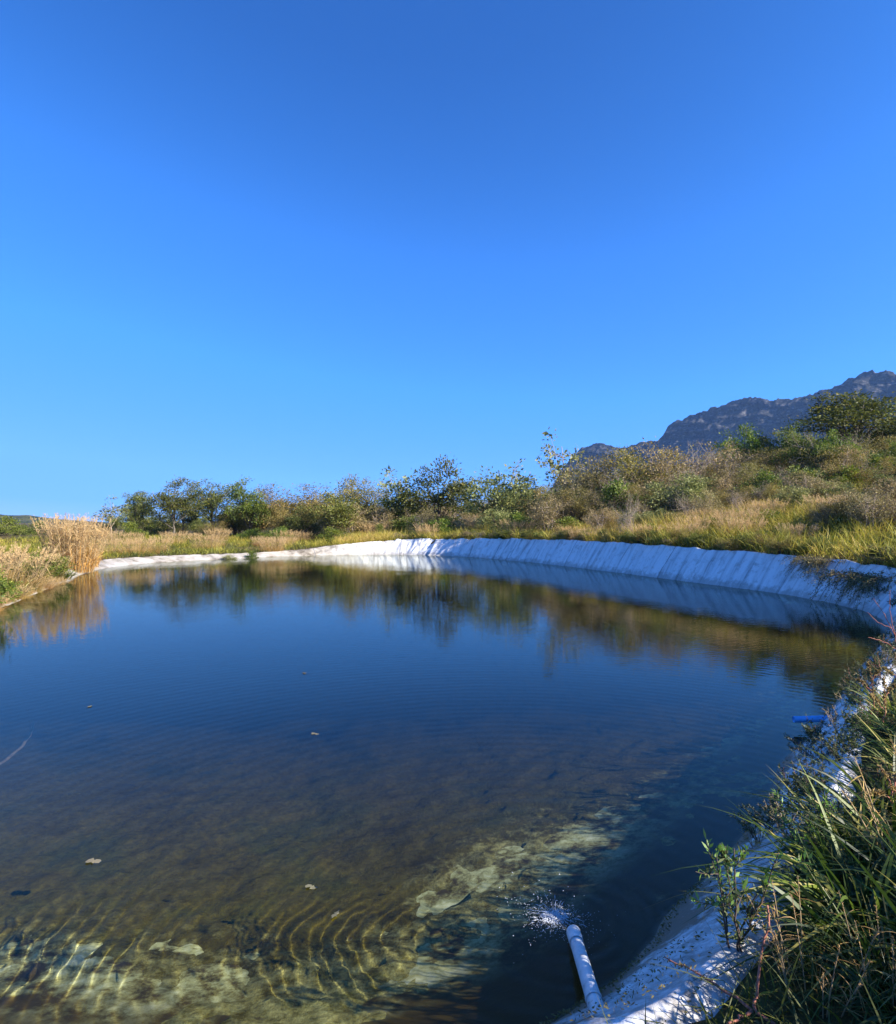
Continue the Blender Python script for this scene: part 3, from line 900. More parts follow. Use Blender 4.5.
thicket(['olive_shrub'], 16, (545, 900), (34, 46), (1.9, 2.9), 'olive green bush in the thicket on the slope above the white liner wall', 'olive bushes of the slope thicket', seed=1)
thicket(['brown_shrub'], 14, (540, 900), (33, 46), (1.8, 2.8), 'dry brown bush in the thicket on the slope above the white liner wall', 'dry brown bushes of the slope thicket', seed=2)
thicket(['dark_shrub'], 6, (560, 930), (40, 52), (2.0, 3.2), 'dark green bush in the thicket on the slope above the white liner wall', 'dark bushes of the slope thicket', seed=3)
thicket(['bare_shrub'], 18, (550, 890), (32, 44), (2.0, 3.2), 'leafless twiggy bush scattered in the thicket on the slope', 'leafless bushes of the slope thicket', seed=4)
thicket(['green_shrub'], 12, (500, 900), (30, 42), (.9, 1.8), 'small bright green bush at the foot of the slope thicket', 'small green bushes on the slope', seed=5)
thicket(['grey_shrub'], 8, (480, 890), (34, 46), (1.6, 2.6), 'grey-green bush in the thicket on the slope above the white liner wall', 'grey-green bushes of the slope thicket', seed=6)
thicket(['olive_shrub', 'olive_shrub', 'grey_shrub'], 26, (225, 560), (52, 68), (2.2, 3.5), 'olive bush in the row behind the far middle shore', 'olive bushes behind the far shore', seed=7)
thicket(['brown_shrub'], 12, (270, 560), (48, 62), (1.6, 3.2), 'dry brown bush in the row behind the far middle shore', 'dry brown bushes behind the far shore', seed=8)
thicket(['dark_shrub'], 12, (240, 560), (50, 66), (1.8, 3.2), 'dark green bush in the row behind the far middle shore', 'dark bushes behind the far shore', seed=9)
thicket(['dark_shrub', 'dark_tree'], 10, (112, 260), (60, 80), (2.4, 3.2), 'dark green bush in the row behind the far left shore', 'dark bushes behind the far left shore', seed=10)
thicket(['olive_shrub', 'green_shrub'], 16, (-80, 280), (50, 70), (1.0, 1.7), 'olive bush in front of the dark row behind the far left shore', 'olive bushes behind the far left shore', seed=11)
thicket(['green_shrub'], 9, (240, 500), (44, 54), (.8, 1.5), 'low bright green bush in the grass behind the far shore', 'low green bushes behind the far shore', seed=12)

# ------------------------------------------------------------------ meadow grass
def meadow(name, n, xr, yr, hr, wr, seed, keepf, valf, leanf=.35, droop=(.1, .6), seg=2):
    rg = np.random.default_rng(seed)
    P = np.column_stack([rg.uniform(*xr, n), rg.uniform(*yr, n)])
    # bunch the blades a little
    P += .05 * rg.normal(size=P.shape)
    d, hb, st, _ = pond(P)
    px = P[:, 0] / np.maximum(P[:, 1], .1) * F + 448
    clump = fbm(P[:, 0], P[:, 1], .9, seed + 40, 2)
    ok = (d > st * .98) & keepf(P, d, st, px) & (rg.uniform(-1.1, .9, n) < clump + .1)
    P = P[ok]; d = d[ok]; clump = clump[ok]; hb = hb[ok]; st = st[ok]
    z = np.where(d > st, land_z(P[:, 0], P[:, 1], d, hb, st), hb) - .03
    n = len(P)
    D = rg.normal(size=(n, 3)) * leanf; D[:, 2] = 1
    Ln = rg.uniform(*hr, n) * (1 + .35 * clump) * (1 + .3 * fbm(P[:, 0], P[:, 1], 4, seed + 50, 2))
    v = np.clip(valf(P) + rg.normal(size=n) * .14, 0, 1)
    A = Acc()
    blades(A, np.column_stack([P, z]), D, np.maximum(Ln, .08), rg.uniform(*wr, n), rg.uniform(*droop, n), rg, v, seg)
    return A.mesh(name, smooth=False)


val = lambda P: .46 + .26 * fbm(P[:, 0], P[:, 1], 5, 61, 3) + .16 * fbm(P[:, 0], P[:, 1], 1.2, 62, 2)
vis = lambda P, d, st, px: (px > -200) & (px < 1280)
me = meadow('grass', 470000, (-8, 42), (12, 52), (.35, .95), (.014, .034), 31, lambda P, d, st, px: vis(P, d, st, px) & (d < 22), val)
tag(link('meadow_grass', me, M['meadow']), 'yellow-green and straw coloured grass on the slope above the white liner', 'grass', kind='stuff')
me = meadow('grass', 260000, (-48, 6), (12, 66), (.25, .6), (.016, .036), 32, lambda P, d, st, px: vis(P, d, st, px) & (d < 26), lambda P: val(P) - .20 - .16 * smooth01((-P[:, 0] - 7) / 4) * smooth01((32 - P[:, 1]) / 6))
tag(link('shore_grass', me, M['meadow']), 'yellow-green grass on the low ground behind the far left shore', 'grass', kind='stuff')
me = meadow('grass', 120000, (.5, 14), (.6, 13), (.10, .38), (.004, .011), 33, lambda P, d, st, px: (px < 1150) & (d < 3.5) & (px > 560) & (d > st + .22), lambda P: val(P) - .30, leanf=.6, seg=3)
tag(link('bank_grass', me, M['meadow']), 'short mixed grass on the near right bank', 'grass', kind='stuff')

# ------------------------------------------------------------------ mountain and hill
def rock_mat(name, stops, scale, veg, vegamt):
    m, nt, out = nodes(name)
    L = nt.links
    tc = N(nt, 'ShaderNodeTexCoord')
    mp = N(nt, 'ShaderNodeMapping'); mp.inputs['Scale'].default_value = (1, 1, 3.2); mp.inputs['Rotation'].default_value = (0, .16, 0)
    L.new(tc.outputs['Object'], mp.inputs[0])
    n1 = N(nt, 'ShaderNodeTexNoise', i_Scale=scale, i_Detail=10, i_Roughness=.68); L.new(mp.outputs[0], n1.inputs['Vector'])
    n2 = N(nt, 'ShaderNodeTexNoise', i_Scale=scale * 1.7, i_Detail=9, i_Roughness=.7); L.new(tc.outputs['Object'], n2.inputs['Vector'])
    rp = ramp(nt, stops); L.new(n1.outputs['Fac'], rp.inputs[0])
    rv = ramp(nt, [(vegamt - .04, (0, 0, 0)), (vegamt + .04, (1, 1, 1))]); L.new(n2.outputs['Fac'], rv.inputs[0])
    mx = N(nt, 'ShaderNodeMix', data_type='RGBA'); L.new(rv.outputs[0], mx.inputs[0]); L.new(rp.outputs[0], mx.inputs[7]); mx.inputs[6].default_value = (*veg, 1)
    b = N(nt, 'ShaderNodeBsdfDiffuse'); L.new(mx.outputs[2], b.inputs[0])
    bp = N(nt, 'ShaderNodeBump', i_Strength=1, i_Distance=.22 / scale); L.new(n1.outputs['Fac'], bp.inputs['Height']); L.new(bp.outputs[0], b.inputs['Normal'])
    L.new(b.outputs[0], out.inputs[0])
    return m


def ridge_mesh(name, prof, Yf, face, steep, rough, nu, nv, seed, strata=0.0):
    prof = np.array(prof, float)
    u = np.linspace(prof[0, 0], prof[-1, 0], nu)
    py = np.interp(u, prof[:, 0], prof[:, 1])
    Y = Yf(u)
    X = (u - 448) / F * Y
    Z = CAM_Z + (HOR - py) / F * Y
    face = unit(np.array(face, float))
    vv = np.concatenate([np.linspace(-.8, 0, nv // 5, endpoint=False), np.linspace(0, 1.05, nv)])
    V = np.zeros((nu, len(vv), 3))
    for i in range(nu):
        for j, v in enumerate(vv):
            h = Z[i]
            drop = abs(v)
            off = v * h * steep
            x, y, z = X[i] + face[0] * off, Y[i] + face[1] * off, h * (1 - drop) - (.0 if v >= 0 else 0)
            p = Vector((x, y, z * 1.6)) * (1 / 70) + Vector((seed, 0, 0))
            nz = mnoise.fractal(p, 1.0, 2.0, 6)
            crag = mnoise.ridged_multi_fractal(Vector((x, y, z * .55)) * (1 / 24) + Vector((seed, seed, 0)), .9, 2.1, 5, 1.0, 2.0) - 1.0
            gul = .55 * crag + mnoise.fractal(Vector((x, y, z * .25)) * (1 / 38) + Vector((0, seed, 0)), .8, 2.1, 5)
            w = min(1, abs(v) * 9 + .12)
            a = rough * h * w
            st = strata * h * (abs(((z + 14 * nz) / 26) % 1 - .5) - .25) * w
            dsp = a * (nz + .9 * gul) + st
            x += face[0] * dsp; y += face[1] * dsp
            z += a * .25 * nz + (1 - w) * rough * h * .42 * mnoise.fractal(Vector((u[i] / 7, 0, seed)), .75, 2, 6)
            V[i, j] = (x, y, z)
    A = Acc()
    k = len(vv)
    ix = np.arange(nu * k).reshape(nu, k)
    A.add(V.reshape(-1, 3), np.stack([ix[:-1, :-1], ix[:-1, 1:], ix[1:, 1:], ix[1:, :-1]], -1).reshape(-1, 4))
    return A.mesh(name)


prof = [(560, 470), (574, 456), (582, 448), (594, 443), (604, 443.5), (616, 447.5), (628, 447), (640, 443), (650, 441), (659, 440.5), (664, 434), (669, 427), (675, 422), (690, 416),
        (708, 409), (725, 404), (740, 398), (752, 396.5), (760, 398.5), (774, 399), (790, 398), (807, 396.5), (820, 391), (832, 387), (846, 381), (858, 375.5), (868, 371), (874, 369), (882, 371),
        (892, 369), (905, 374), (930, 370), (960, 378), (1000, 368), (1080, 384), (1200, 376), (1350, 410)]
me = ridge_mesh('mountain', prof, lambda u: 1500 - (u - 560) * 1.15, (-.95, -.3), .66, .05, 900, 190, 3.3, .05)
M['rock'] = rock_mat('mountain_rock', [(.3, (.036, .037, .042)), (.5, (.055, .055, .058)), (.62, (.19, .175, .165)), (.74, (.066, .064, .065))], .075, (.034, .036, .034), .5)
tag(link('mountain', me, M['rock']), kind='structure')
prof = [(-700, 500), (-420, 503), (-200, 500), (-80, 507), (-20, 512), (10, 515.5), (28, 515), (48, 518), (70, 520), (110, 522.5), (180, 524), (300, 524), (420, 522), (520, 524), (640, 523)]
me = ridge_mesh('hill', prof, lambda u: 900 + 0 * u, (.1, -1), 4.0, .04, 260, 30, 8.8)
tag(link('hill', me, rock_mat('hill_scrub', [(.3, (.05, .055, .025)), (.6, (.10, .10, .045))], .05, (.035, .045, .018), .5)), kind='structure')

# ------------------------------------------------------------------ left shore
def straw_clump(name, seed, n, H, Rad, wid, matk, lean, droop, stems=0, plume=False, pm=None, head=1.0):
    rg = np.random.default_rng(seed)
    root = empty(name)
    A = Acc()
    a = rg.uniform(0, 6.28, n); rr = Rad * np.sqrt(rg.uniform(0, 1, n))
    P = np.column_stack([np.cos(a) * rr, np.sin(a) * rr, np.full(n, -.05)])
    D = np.column_stack([np.cos(a) * rr / Rad * lean, np.sin(a) * rr / Rad * lean, np.ones(n)]) + rg.normal(size=(n, 3)) * [.13, .13, 0]
    Ln = H * rg.uniform(.45, 1.0, n)
    blades(A, P, D, Ln, wid * rg.uniform(.6, 1.3, n), rg.uniform(droop * .2, droop, n), rg, np.clip(rg.normal(.5, .22, n), 0, 1), 4)
    link('blades', A.mesh('blades', False), M[matk], root)
    if stems:
        B, C = Acc(), Acc()
        for i in range(stems):
            an = rg.uniform(0, 6.28); q = Rad * math.sqrt(rg.uniform())
            b = np.array([math.cos(an) * q, math.sin(an) * q, -.05])
            top = b + np.array([math.cos(an) * q / Rad * lean * H + rg.normal() * .1 * H, math.sin(an) * q / Rad * lean * H + rg.normal() * .1 * H, H * rg.uniform(.75, 1.12)])
            pts = bez(b, (b + top) / 2 + [0, 0, .15 * H], top, 6)
            tube(B, pts, np.linspace(.006, .002, 6) * (H / 1.2) ** .5, 3, val=.5, cap=False)
            if plume:
                m_ = 26
                tt = rg.uniform(.72, 1, m_)
                pp = pts[0] * 0 + np.column_stack([np.interp(tt, np.linspace(0, 1, 6), pts[:, k_]) for k_ in range(3)])
                leaves(C, pp, rg.normal(size=(m_, 3)) * .6 + [0, 0, 1], head * .07 * H ** .5, head * .012 * H ** .5, rg, rg.uniform(.5, 1, m_))
            # leaves up the stem
            m_ = 9
            tt = rg.uniform(.2, .85, m_)
            pp = np.column_stack([np.interp(tt, np.linspace(0, 1, 6), pts[:, k_]) for k_ in range(3)])
            blades(A := Acc(), pp, rg.normal(size=(m_, 3)) * .5 + [0, 0, .8], H * .22, wid * .9, .5, rg, rg.uniform(.2, .9, m_), 3)
            C.v += A.v; C.q += [x + C.n for x in A.q]; C.t += [x + C.n for x in A.t]; C.qv += A.qv; C.tv += A.tv; C.n += A.n
        link('stalks', B.mesh('stalks'), M['straw_stem'], root)
        link('plumes' if plume else 'stalk_leaves', C.mesh('plumes', False), M[pm or matk], root)
    root['h'] = H
    return root


def gz(x, y):
    return float(ground_z([[x, y]])[0])


def at(o, x, y, rot=0.0, s=1.0, sink=0.0, label=None, cat=None, group=None):
    o.location = (x, y, gz(x, y) - sink); o.rotation_euler = (0, 0, rot); o.scale = (s, s, s)
    for kk in ('label', 'category', 'group'):
        if kk in o: del o[kk]
    return tag(o, label, cat, group)


M['reed'] = leaf_mat('golden_reed', [(0, (.28, .13, .030)), (.5, (.60, .33, .085)), (.85, (.74, .46, .15)), (1, (.50, .42, .07))], transl=.3, objvar=0)
M['plume'] = leaf_mat('pale_plume', [(0, (.46, .29, .11)), (1, (.70, .50, .24))], transl=.4, objvar=0)
o = straw_clump('reed_clump', 71, 420, 1.9, .95, .030, 'reed', .34, .8, 230, True, 'plume')
at(o, -15.5, 24.8, s=1.3, label='tall golden dry reed clump on the far left shore', cat='reed clump')
o.scale = (.82, .82, 1.14)
o = straw_clump('reed_clump', 72, 260, 1.5, .7, .03, 'reed', .25, .5, 70, True, 'plume')
at(o, -16.4, 27.2, s=.75, label='shorter dry reed clump right of the tall golden clump at the liner', cat='reed clump')
sg = straw_clump('grass_tuft', 73, 700, 1.1, .8, .013, 'straw', .45, .7, 90, True, 'plume')
at(sg, -12.95, 17.3, s=1.2, label='biggest tan feathery grass tuft on the left shore, left of the golden reeds', cat='grass tuft')
for i, (x, y, s, lb) in enumerate([(-14.6, 18.8, 1.0, 'tan feathery grass tuft at the left picture edge behind the biggest tuft'),
                                   (-14.0, 20.6, .75, 'small tan grass tuft between the feathery tufts and the golden reeds'),
                                   (-12.3, 14.9, .8, 'tan grass tuft at the left picture edge above the green leafy bush')]):
    at(copy_thing(sg), x, y, i * 2.0, s, label=lb, cat='grass tuft')
put('green_shrub', -10.7, 13.35, .95, 1.1, label='bright green leafy bush at the left picture edge by the water', cat=S_, z=gz(-10.75, 13.35))
put('green_shrub', -11.6, 15.4, .6, 1.2, label='green leafy bush on the left shore below the tan grass tufts', cat=S_)
put('green_shrub', -13.75, 20.3, .75, 1.4, label='yellow-green bush at the water below the golden reed clump', cat=S_)
put('green_shrub', -14.6, 21.9, .7, 1.3, label='yellow-green low bush left of the foot of the golden reeds', cat=S_)
put('grey_shrub', -12.75, 35.0, .55, 1.3, label='tiny grey-green bush growing over the white liner of the far left shore', cat=S_, sink=.05)
put('green_shrub', -11.9, 36.6, .5, 1.2, label='tiny green bush growing over the white liner of the far left shore', cat=S_, sink=.05)

rg = np.random.default_rng(95)
for i in range(22):
    y = 11.5 + 9.5 * (i + rg.uniform(0, .8)) / 22
    x = np.interp(y, [8, 12.8, 18.5, 23, 27.5], [-9.2, -10.2, -12.4, -14.3, -15.8]) - rg.uniform(.05, .3)
    at(copy_thing(sg), x, y, rg.uniform(0, 6), rg.uniform(.22, .38), sink=.03, label='small tan grass tuft hanging over the water along the left shore', cat='grass tuft', group='small grass tufts along the left water line')

# tan tufts scattered in the meadow
rg = np.random.default_rng(91)
def scatter_tufts(src, n, pxr, Yr, sr, label, group, dmin=.3):
    k_ = 0
    while k_ < n:
        Y = rg.uniform(*Yr); px = rg.uniform(*pxr); x = (px - 448) / F * Y
        d, hb_, st_, _ = pond([[x, Y]])
        if d[0] < st_[0] + dmin: continue
        at(copy_thing(src), x, Y, rg.uniform(0, 6), rg.uniform(*sr), label=label, cat='grass tuft', group=group)
        k_ += 1
scatter_tufts(sg, 44, (540, 930), (18, 38), (.35, .85), 'tan feathery grass tuft in the meadow above the white liner wall', 'tan grass tufts of the slope')
scatter_tufts(sg, 32, (100, 540), (34, 56), (.5, 1.15), 'tan feathery grass tuft in the meadow behind the far shore', 'tan grass tufts behind the far shore')
gg = straw_clump('grass_tuft', 74, 480, .75, .5, .014, 'sedge', .6, .8)
at(gg, 11.2, 21, s=1, label='green grass tuft in the meadow above the white liner wall', cat='grass tuft', group='green grass tufts of the slope')
scatter_tufts(gg, 48, (560, 930), (16, 36), (.6, 1.2), 'green grass tuft in the meadow above the white liner wall', 'green grass tufts of the slope')

rg = np.random.default_rng(97)
for i in range(14):
    y = rg.uniform(12.5, 23.5); x = np.interp(y, [8, 12.8, 18.5, 23, 27.5], [-9.2, -10.2, -12.4, -14.3, -15.8]) - rg.uniform(.2, 1.8)
    at(copy_thing(gg), x, y, rg.uniform(0, 6), rg.uniform(.7, 1.2), label='green grass tuft between the tan feathery tufts on the left shore', cat='grass tuft', group='green grass tufts on the left shore')

# brush at the top of the wall on the right
thicket(['brown_shrub', 'dark_shrub', 'olive_shrub'], 15, (815, 960), (16.5, 22), (.8, 1.5), 'low dark bush on the rim of the white liner wall by the right picture edge', 'low bushes on the liner rim', seed=13)


def hanging_brush():
    rg = np.random.default_rng(44)
    root = empty('hanging_shrub')
    W_, L_ = Acc(), Acc()
    for i in range(95):
        b = np.array([rg.normal() * .1, rg.normal() * .55, .05])
        out_ = np.array([-1, rg.normal() * .45 - .25, 0]); ln = rg.uniform(.35, 1.15)
        p1 = b + out_ * ln * .45 + [0, 0, rg.uniform(.1, .45)]
        p2 = b + out_ * ln * .95 + [0, 0, rg.uniform(-.75, .15)]
        pts = bez(b, p1, p2, 7)
        tube(W_, pts, np.linspace(.010, .003, 7), 3, cap=False)
        m_ = 34
        tt = rg.uniform(.3, 1, m_)
        pp = np.column_stack([np.interp(tt, np.linspace(0, 1, 7), pts[:, k_]) for k_ in range(3)]) + rg.normal(size=(m_, 3)) * .03
        leaves(L_, pp, rg.normal(size=(m_, 3)) + [-.4, 0, -.2], .06, .02, rg, rg.uniform(0, .6, m_))
    link('stems', W_.mesh('stems'), M['twig_dark'], root)
    link('foliage', L_.mesh('foliage', False), M['leaf_brown'], root)
    return root
o = hanging_brush()
at(o, 10.35, 14.9, .25, 1.0, label='dark dry shrub hanging down over the white liner at the right corner', cat=S_)
o2 = copy_thing(o)
at(o2, 10.5, 17.0, .1, .75, label='smaller dark dry shrub hanging over the rim further back along the wall', cat=S_)

thicket(['olive_shrub', 'brown_shrub', 'grey_shrub'], 15, (600, 925), (25, 33), (.7, 1.4), 'knee to chest high olive or brown bush in the open grass of the right slope', 'low bushes in the slope grass', seed=14)
put_px('green_tree', 836, 440, 36, .8, var=1, rot=2.2, label='bright green bushy tree in front of the big dark tree on the right slope', cat=T_)
put_px('green_tree', 886, 446, 34, .8, var=0, rot=4.0, label='bright green bushy tree at the right picture edge below the dark trees', cat=T_)
put_px('green_shrub', 622, 491, 36, .8, label='yellow-green leafy bush among the grey-brown bushes below the round olive bush', cat=S_)
thicket(['bare_shrub', 'olive_shrub', 'bare_shrub', 'brown_shrub'], 14, (590, 900), (27, 34), (1.3, 2.2), 'chest to head high twiggy bush at the front edge of the slope thicket', 'twiggy bushes at the front of the slope thicket', wide=(.7, 1.0), seed=16)
thicket(['green_shrub'], 9, (560, 920), (20, 32), (.4, .7), 'small bright green bush in the open grass of the right slope', 'small green bushes in the slope grass', seed=15)
rg = np.random.default_rng(92)
for i in range(85):
    j = rg.integers(0, ns)
    while not (P2[j, 1] > 13 and P2[j, 0] > -4): j = rg.integers(0, ns)
    p = P2[j] + nout[j] * (ol[j, 3] + rg.uniform(.12, .7))
    put(['dark_shrub', 'brown_shrub', 'olive_shrub'][i % 3], p[0], p[1], rg.uniform(.3, .62), 1.3, label='ankle-high scrubby weed along the rim of the white liner wall', cat=S_, group='scrubby weeds along the liner rim', sink=.06)
for x, y, h, lb in [(1.9, 1.3, .42, 0), (2.4, 1.55, .55, 0), (3.1, 1.75, .6, 0), (3.7, 2.5, .65, 0), (4.3, 3.4, .75, 0), (5.3, 4.3, .7, 0), (6.7, 5.4, .7, 0), (7.9, 7.1, .7, 0), (2.3, .5, .7, 0)]:
    put('dark_shrub', x, y, h, 1.3, label='dark bush up on the right bank just beyond the picture edge', cat=S_, group='dark bushes beyond the right picture edge')

# ------------------------------------------------------------------ near right bank
def sedge(seed, n, Lr, wid, lean=.8, droop=.9, matk='sedge', Rad=.10):
    rg = np.random.default_rng(seed)
    root = empty('grass_clump')
    A = Acc()
    a = rg.uniform(0, 6.28, n); rr = Rad * np.sqrt(rg.uniform(0, 1, n))
    P = np.column_stack([np.cos(a) * rr, np.sin(a) * rr, np.full(n, -.04)])
    D = np.column_stack([np.cos(a) * lean * rg.uniform(.2, 1.2, n), np.sin(a) * lean * rg.uniform(.2, 1.2, n), np.ones(n)])
    v = np.clip(rg.normal(.5, .22, n), 0, 1); v[rg.uniform(size=n) < .10] = 1.0
    blades(A, P, D, rg.uniform(*Lr, n), wid * rg.uniform(.55, 1.2, n), rg.uniform(droop * .15, droop, n), rg, v, 7)
    link('blades', A.mesh('blades', False), M[matk], root)
    B = Acc()
    m_ = n // 3
    a = rg.uniform(0, 6.28, m_)
    P = np.column_stack([np.cos(a) * Rad * 1.2, np.sin(a) * Rad * 1.2, np.full(m_, -.03)])
    blades(B, P, np.column_stack([np.cos(a), np.sin(a), np.full(m_, .5)]) + rg.normal(size=(m_, 3)) * .3, rg.uniform(Lr[0] * .5, Lr[1] * .7, m_), wid * .5, 1.2, rg, rg.uniform(0, .8, m_), 5)
    link('dead_blades', B.mesh('dead_blades', False), M['straw'], root)
    return root


SG = [sedge(101, 150, (.28, .72), .021, .95, .9, Rad=.16), sedge(102, 130, (.25, .64), .018, 1.0, 1.1, Rad=.15), sedge(103, 130, (.22, .5), .012, .8, .8, Rad=.13)]
sp = [  # x, y, kind, scale, label
    (1.30, 2.06, 2, .5, 'smallest grass tuft, added to shade the torn liner edge beside the red-brown forked stem'),  # this clump and the next are added to shade the liner and cover its edge
    (1.42, 1.88, 1, .5, 'low grass clump added for shade at the bottom edge behind the red-brown forked stem'),
    (1.66, 2.42, 0, 1.0, 'big arching green grass clump nearest the white pipe on the right bank'),
    (1.80, 2.05, 1, 1.0, 'green grass clump in the bottom right picture corner'),
    (1.52, 2.22, 0, .85, 'dark green grass clump bending down to the liner below the big arching clump'),
    (1.95, 2.38, 1, 1.1, 'leafy green grass clump between the corner clump and the yellow-tipped clump'),
    (1.92, 2.85, 2, 1.0, 'low fine grass clump at the liner edge above the big arching clump'),
    (1.50, 2.02, 2, .8, 'short green grass clump above the dry straw stems at the bottom edge'),
    (2.05, 2.75, 1, 1.05, 'tall green grass clump with yellow tips at the right picture edge'),
    (2.32, 3.1, 0, .85, 'green grass clump behind the tall yellow-tipped clump on the right bank'),
    (2.8, 3.5, 2, 1.1, 'fine-leaved grass clump halfway along the right bank edge'),
    (3.15, 4.1, 1, .85, 'sunlit grass clump below the red spiky weeds on the right bank'),
    (3.55, 4.75, 2, 1.0, 'small grass clump beside the red spiky weeds on the right bank')]
first = [True] * 3
for x, y, kd, s, lb in sp:
    o = SG[kd] if first[kd] else copy_thing(SG[kd]); first[kd] = False
    at(o, x, y, x * 7, s, label=lb, cat='grass clump')
for i in range(34):           # tall grass further up the bank, mostly beyond the frame
    tt = i / 34
    y = 1.0 + 9.0 * tt; x = np.interp(y, [1, 2.4, 3.5, 5, 7.6, 10.5], [1.4, 1.75, 2.55, 3.85, 6.3, 8.9]) + .35 + rg.uniform(0, 1.3)
    at(copy_thing(SG[i % 3]), x, y, rg.uniform(0, 6), rg.uniform(.8, 1.25) if y < 6 else rg.uniform(.5, .75), label='green grass clump among the weeds up on the right bank', cat='grass clump', group='grass clumps up on the right bank')


def herb(seed, H, n_st, leaf, spread, leafm, stemm, per=26, lw=.38, tipm=None, up=.7):
    rg = np.random.default_rng(seed)
    root = empty('weed')
    W_, L_, T_ = Acc(), Acc(), Acc()
    for i in range(n_st):
        an = rg.uniform(0, 6.28)
        tip = np.array([math.cos(an) * spread * rg.uniform(.2, 1), math.sin(an) * spread * rg.uniform(.2, 1), H * rg.uniform(.5, 1)])
        pts = bez(np.array([rg.normal() * .02, rg.normal() * .02, -.03]), tip * [.6, .6, .35 if up > .5 else .9], tip, 8)
        pts[2:-1] += rg.normal(size=(5, 3)) * .008
        tube(W_, pts, np.linspace(.004, .0014, 8), 4)
        lines = [pts]
        for j in range(4):
            k0 = rg.integers(2, 7)
            d = unit(unit(pts[-1] - pts[0]) + rg.normal(size=3) * .8); ln = H * rg.uniform(.15, .35)
            q_ = bez(pts[k0], pts[k0] + d * ln * .5, pts[k0] + d * ln + [0, 0, .15 * ln], 5)
            tube(W_, q_, np.linspace(.002, .001, 5), 3, cap=False); lines.append(q_)
        for ln_ in lines:
            m_ = per if ln_ is pts else per // 2
            tt = np.sort(rg.uniform(.15, 1, m_))
            g = np.linspace(0, 1, len(ln_))
            pp = np.column_stack([np.interp(tt, g, ln_[:, k_]) for k_ in range(3)])
            dd = unit(ln_[-1] - ln_[0]) * .5 + rg.normal(size=(m_, 3)) * .8 + [0, 0, .2]
            tipsel = (tt > .72) & (tipm is not None)
            for A_, sel in ((L_, ~tipsel), (T_, tipsel)):
                if sel.any():
                    c = sel.sum()
                    leaves(A_, pp[sel], dd[sel], leaf * rg.uniform(.5, 1.2, c), leaf * lw * rg.uniform(.7, 1.2, c), rg, np.clip(rg.normal(.5, .25, c), 0, 1), .15)
    link('stems', W_.mesh('stems'), stemm, root)
    link('leaves', L_.mesh('leaves', False), leafm, root)
    if T_.n: link('fresh_leaves', T_.mesh('fresh_leaves', False), tipm or leafm, root)
    return root


HB_ = [herb(201, .30, 7, .030, .24, M['herb'], M['twig_dark']), herb(202, .22, 9, .022, .30, M['herb'], M['twig_dark'], 30, up=.3),
       herb(203, .38, 5, .036, .20, M['herb'], M['twig_red'], 20, .3), herb(204, .26, 8, .020, .26, M['leaf_brown'], M['twig'], 16)]
FH = herb(205, .40, 6, .034, .20, M['herb'], M['twig_dark'], 34, .28, M['herb_fresh'])
x, y, z = spot(728, 985, .25)
at(FH, x, y, 1.0, 1.12, label='leafy weed with fresh bright green shoot tips between the white pipe and the grass', cat='weed')
FH.location.z = wall_z(*[np.array([v]) for v in pond([[x, y]])[:3]])[0]
o = copy_thing(FH); x, y = 1.62, 2.75
at(o, x, y, 3.3, .8, label='weed with fresh green shoots leaning against the big arching grass clump', cat='weed')
# small dark creeping weeds over the liner edge
hf = [True] * 4
pls = []
while len(pls) < 190:
    sidx = rg.integers(0, ns)
    if not (1.2 < s_l[sidx] < 15.5): continue
    yy = P2[sidx, 1]
    dd = abs(rg.normal()) * .40 + (.20 if yy > 3.4 else .42)
    pls.append(P2[sidx] + nout[sidx] * dd)
for i, p in enumerate(pls):
    d_, hb_, st_, _ = pond([p])
    zz = float(wall_z(d_, hb_, st_)[0]) if d_[0] < st_[0] else gz(*p)
    kd = int(rg.choice([0, 1, 1, 2, 3]))
    o = HB_[kd] if hf[kd] else copy_thing(HB_[kd]); hf[kd] = False
    o.location = (p[0], p[1], zz); o.rotation_euler = (rg.normal() * .15, rg.normal() * .15, rg.uniform(0, 6)); s = rg.uniform(.4, .8); o.scale = (s, s, s)
    for kk in ('label', 'category', 'group'):
        if kk in o: del o[kk]
    tag(o, ['small dark-leaved weed creeping over the liner edge of the right bank', 'flat dark creeping weed on the white liner edge of the right bank', 'upright weed with red stems at the liner edge of the right bank', 'dry brown weed at the liner edge of the right bank'][kd], 'weed',
        ['dark weeds on the liner edge', 'flat creeping weeds on the liner edge', 'red-stemmed weeds on the liner edge', 'dry brown weeds on the liner edge'][kd])


def cam_pt(px, py, Y):
    return np.array([(px - 448) / F * Y, Y, CAM_Z + (HOR - py) / F * Y])


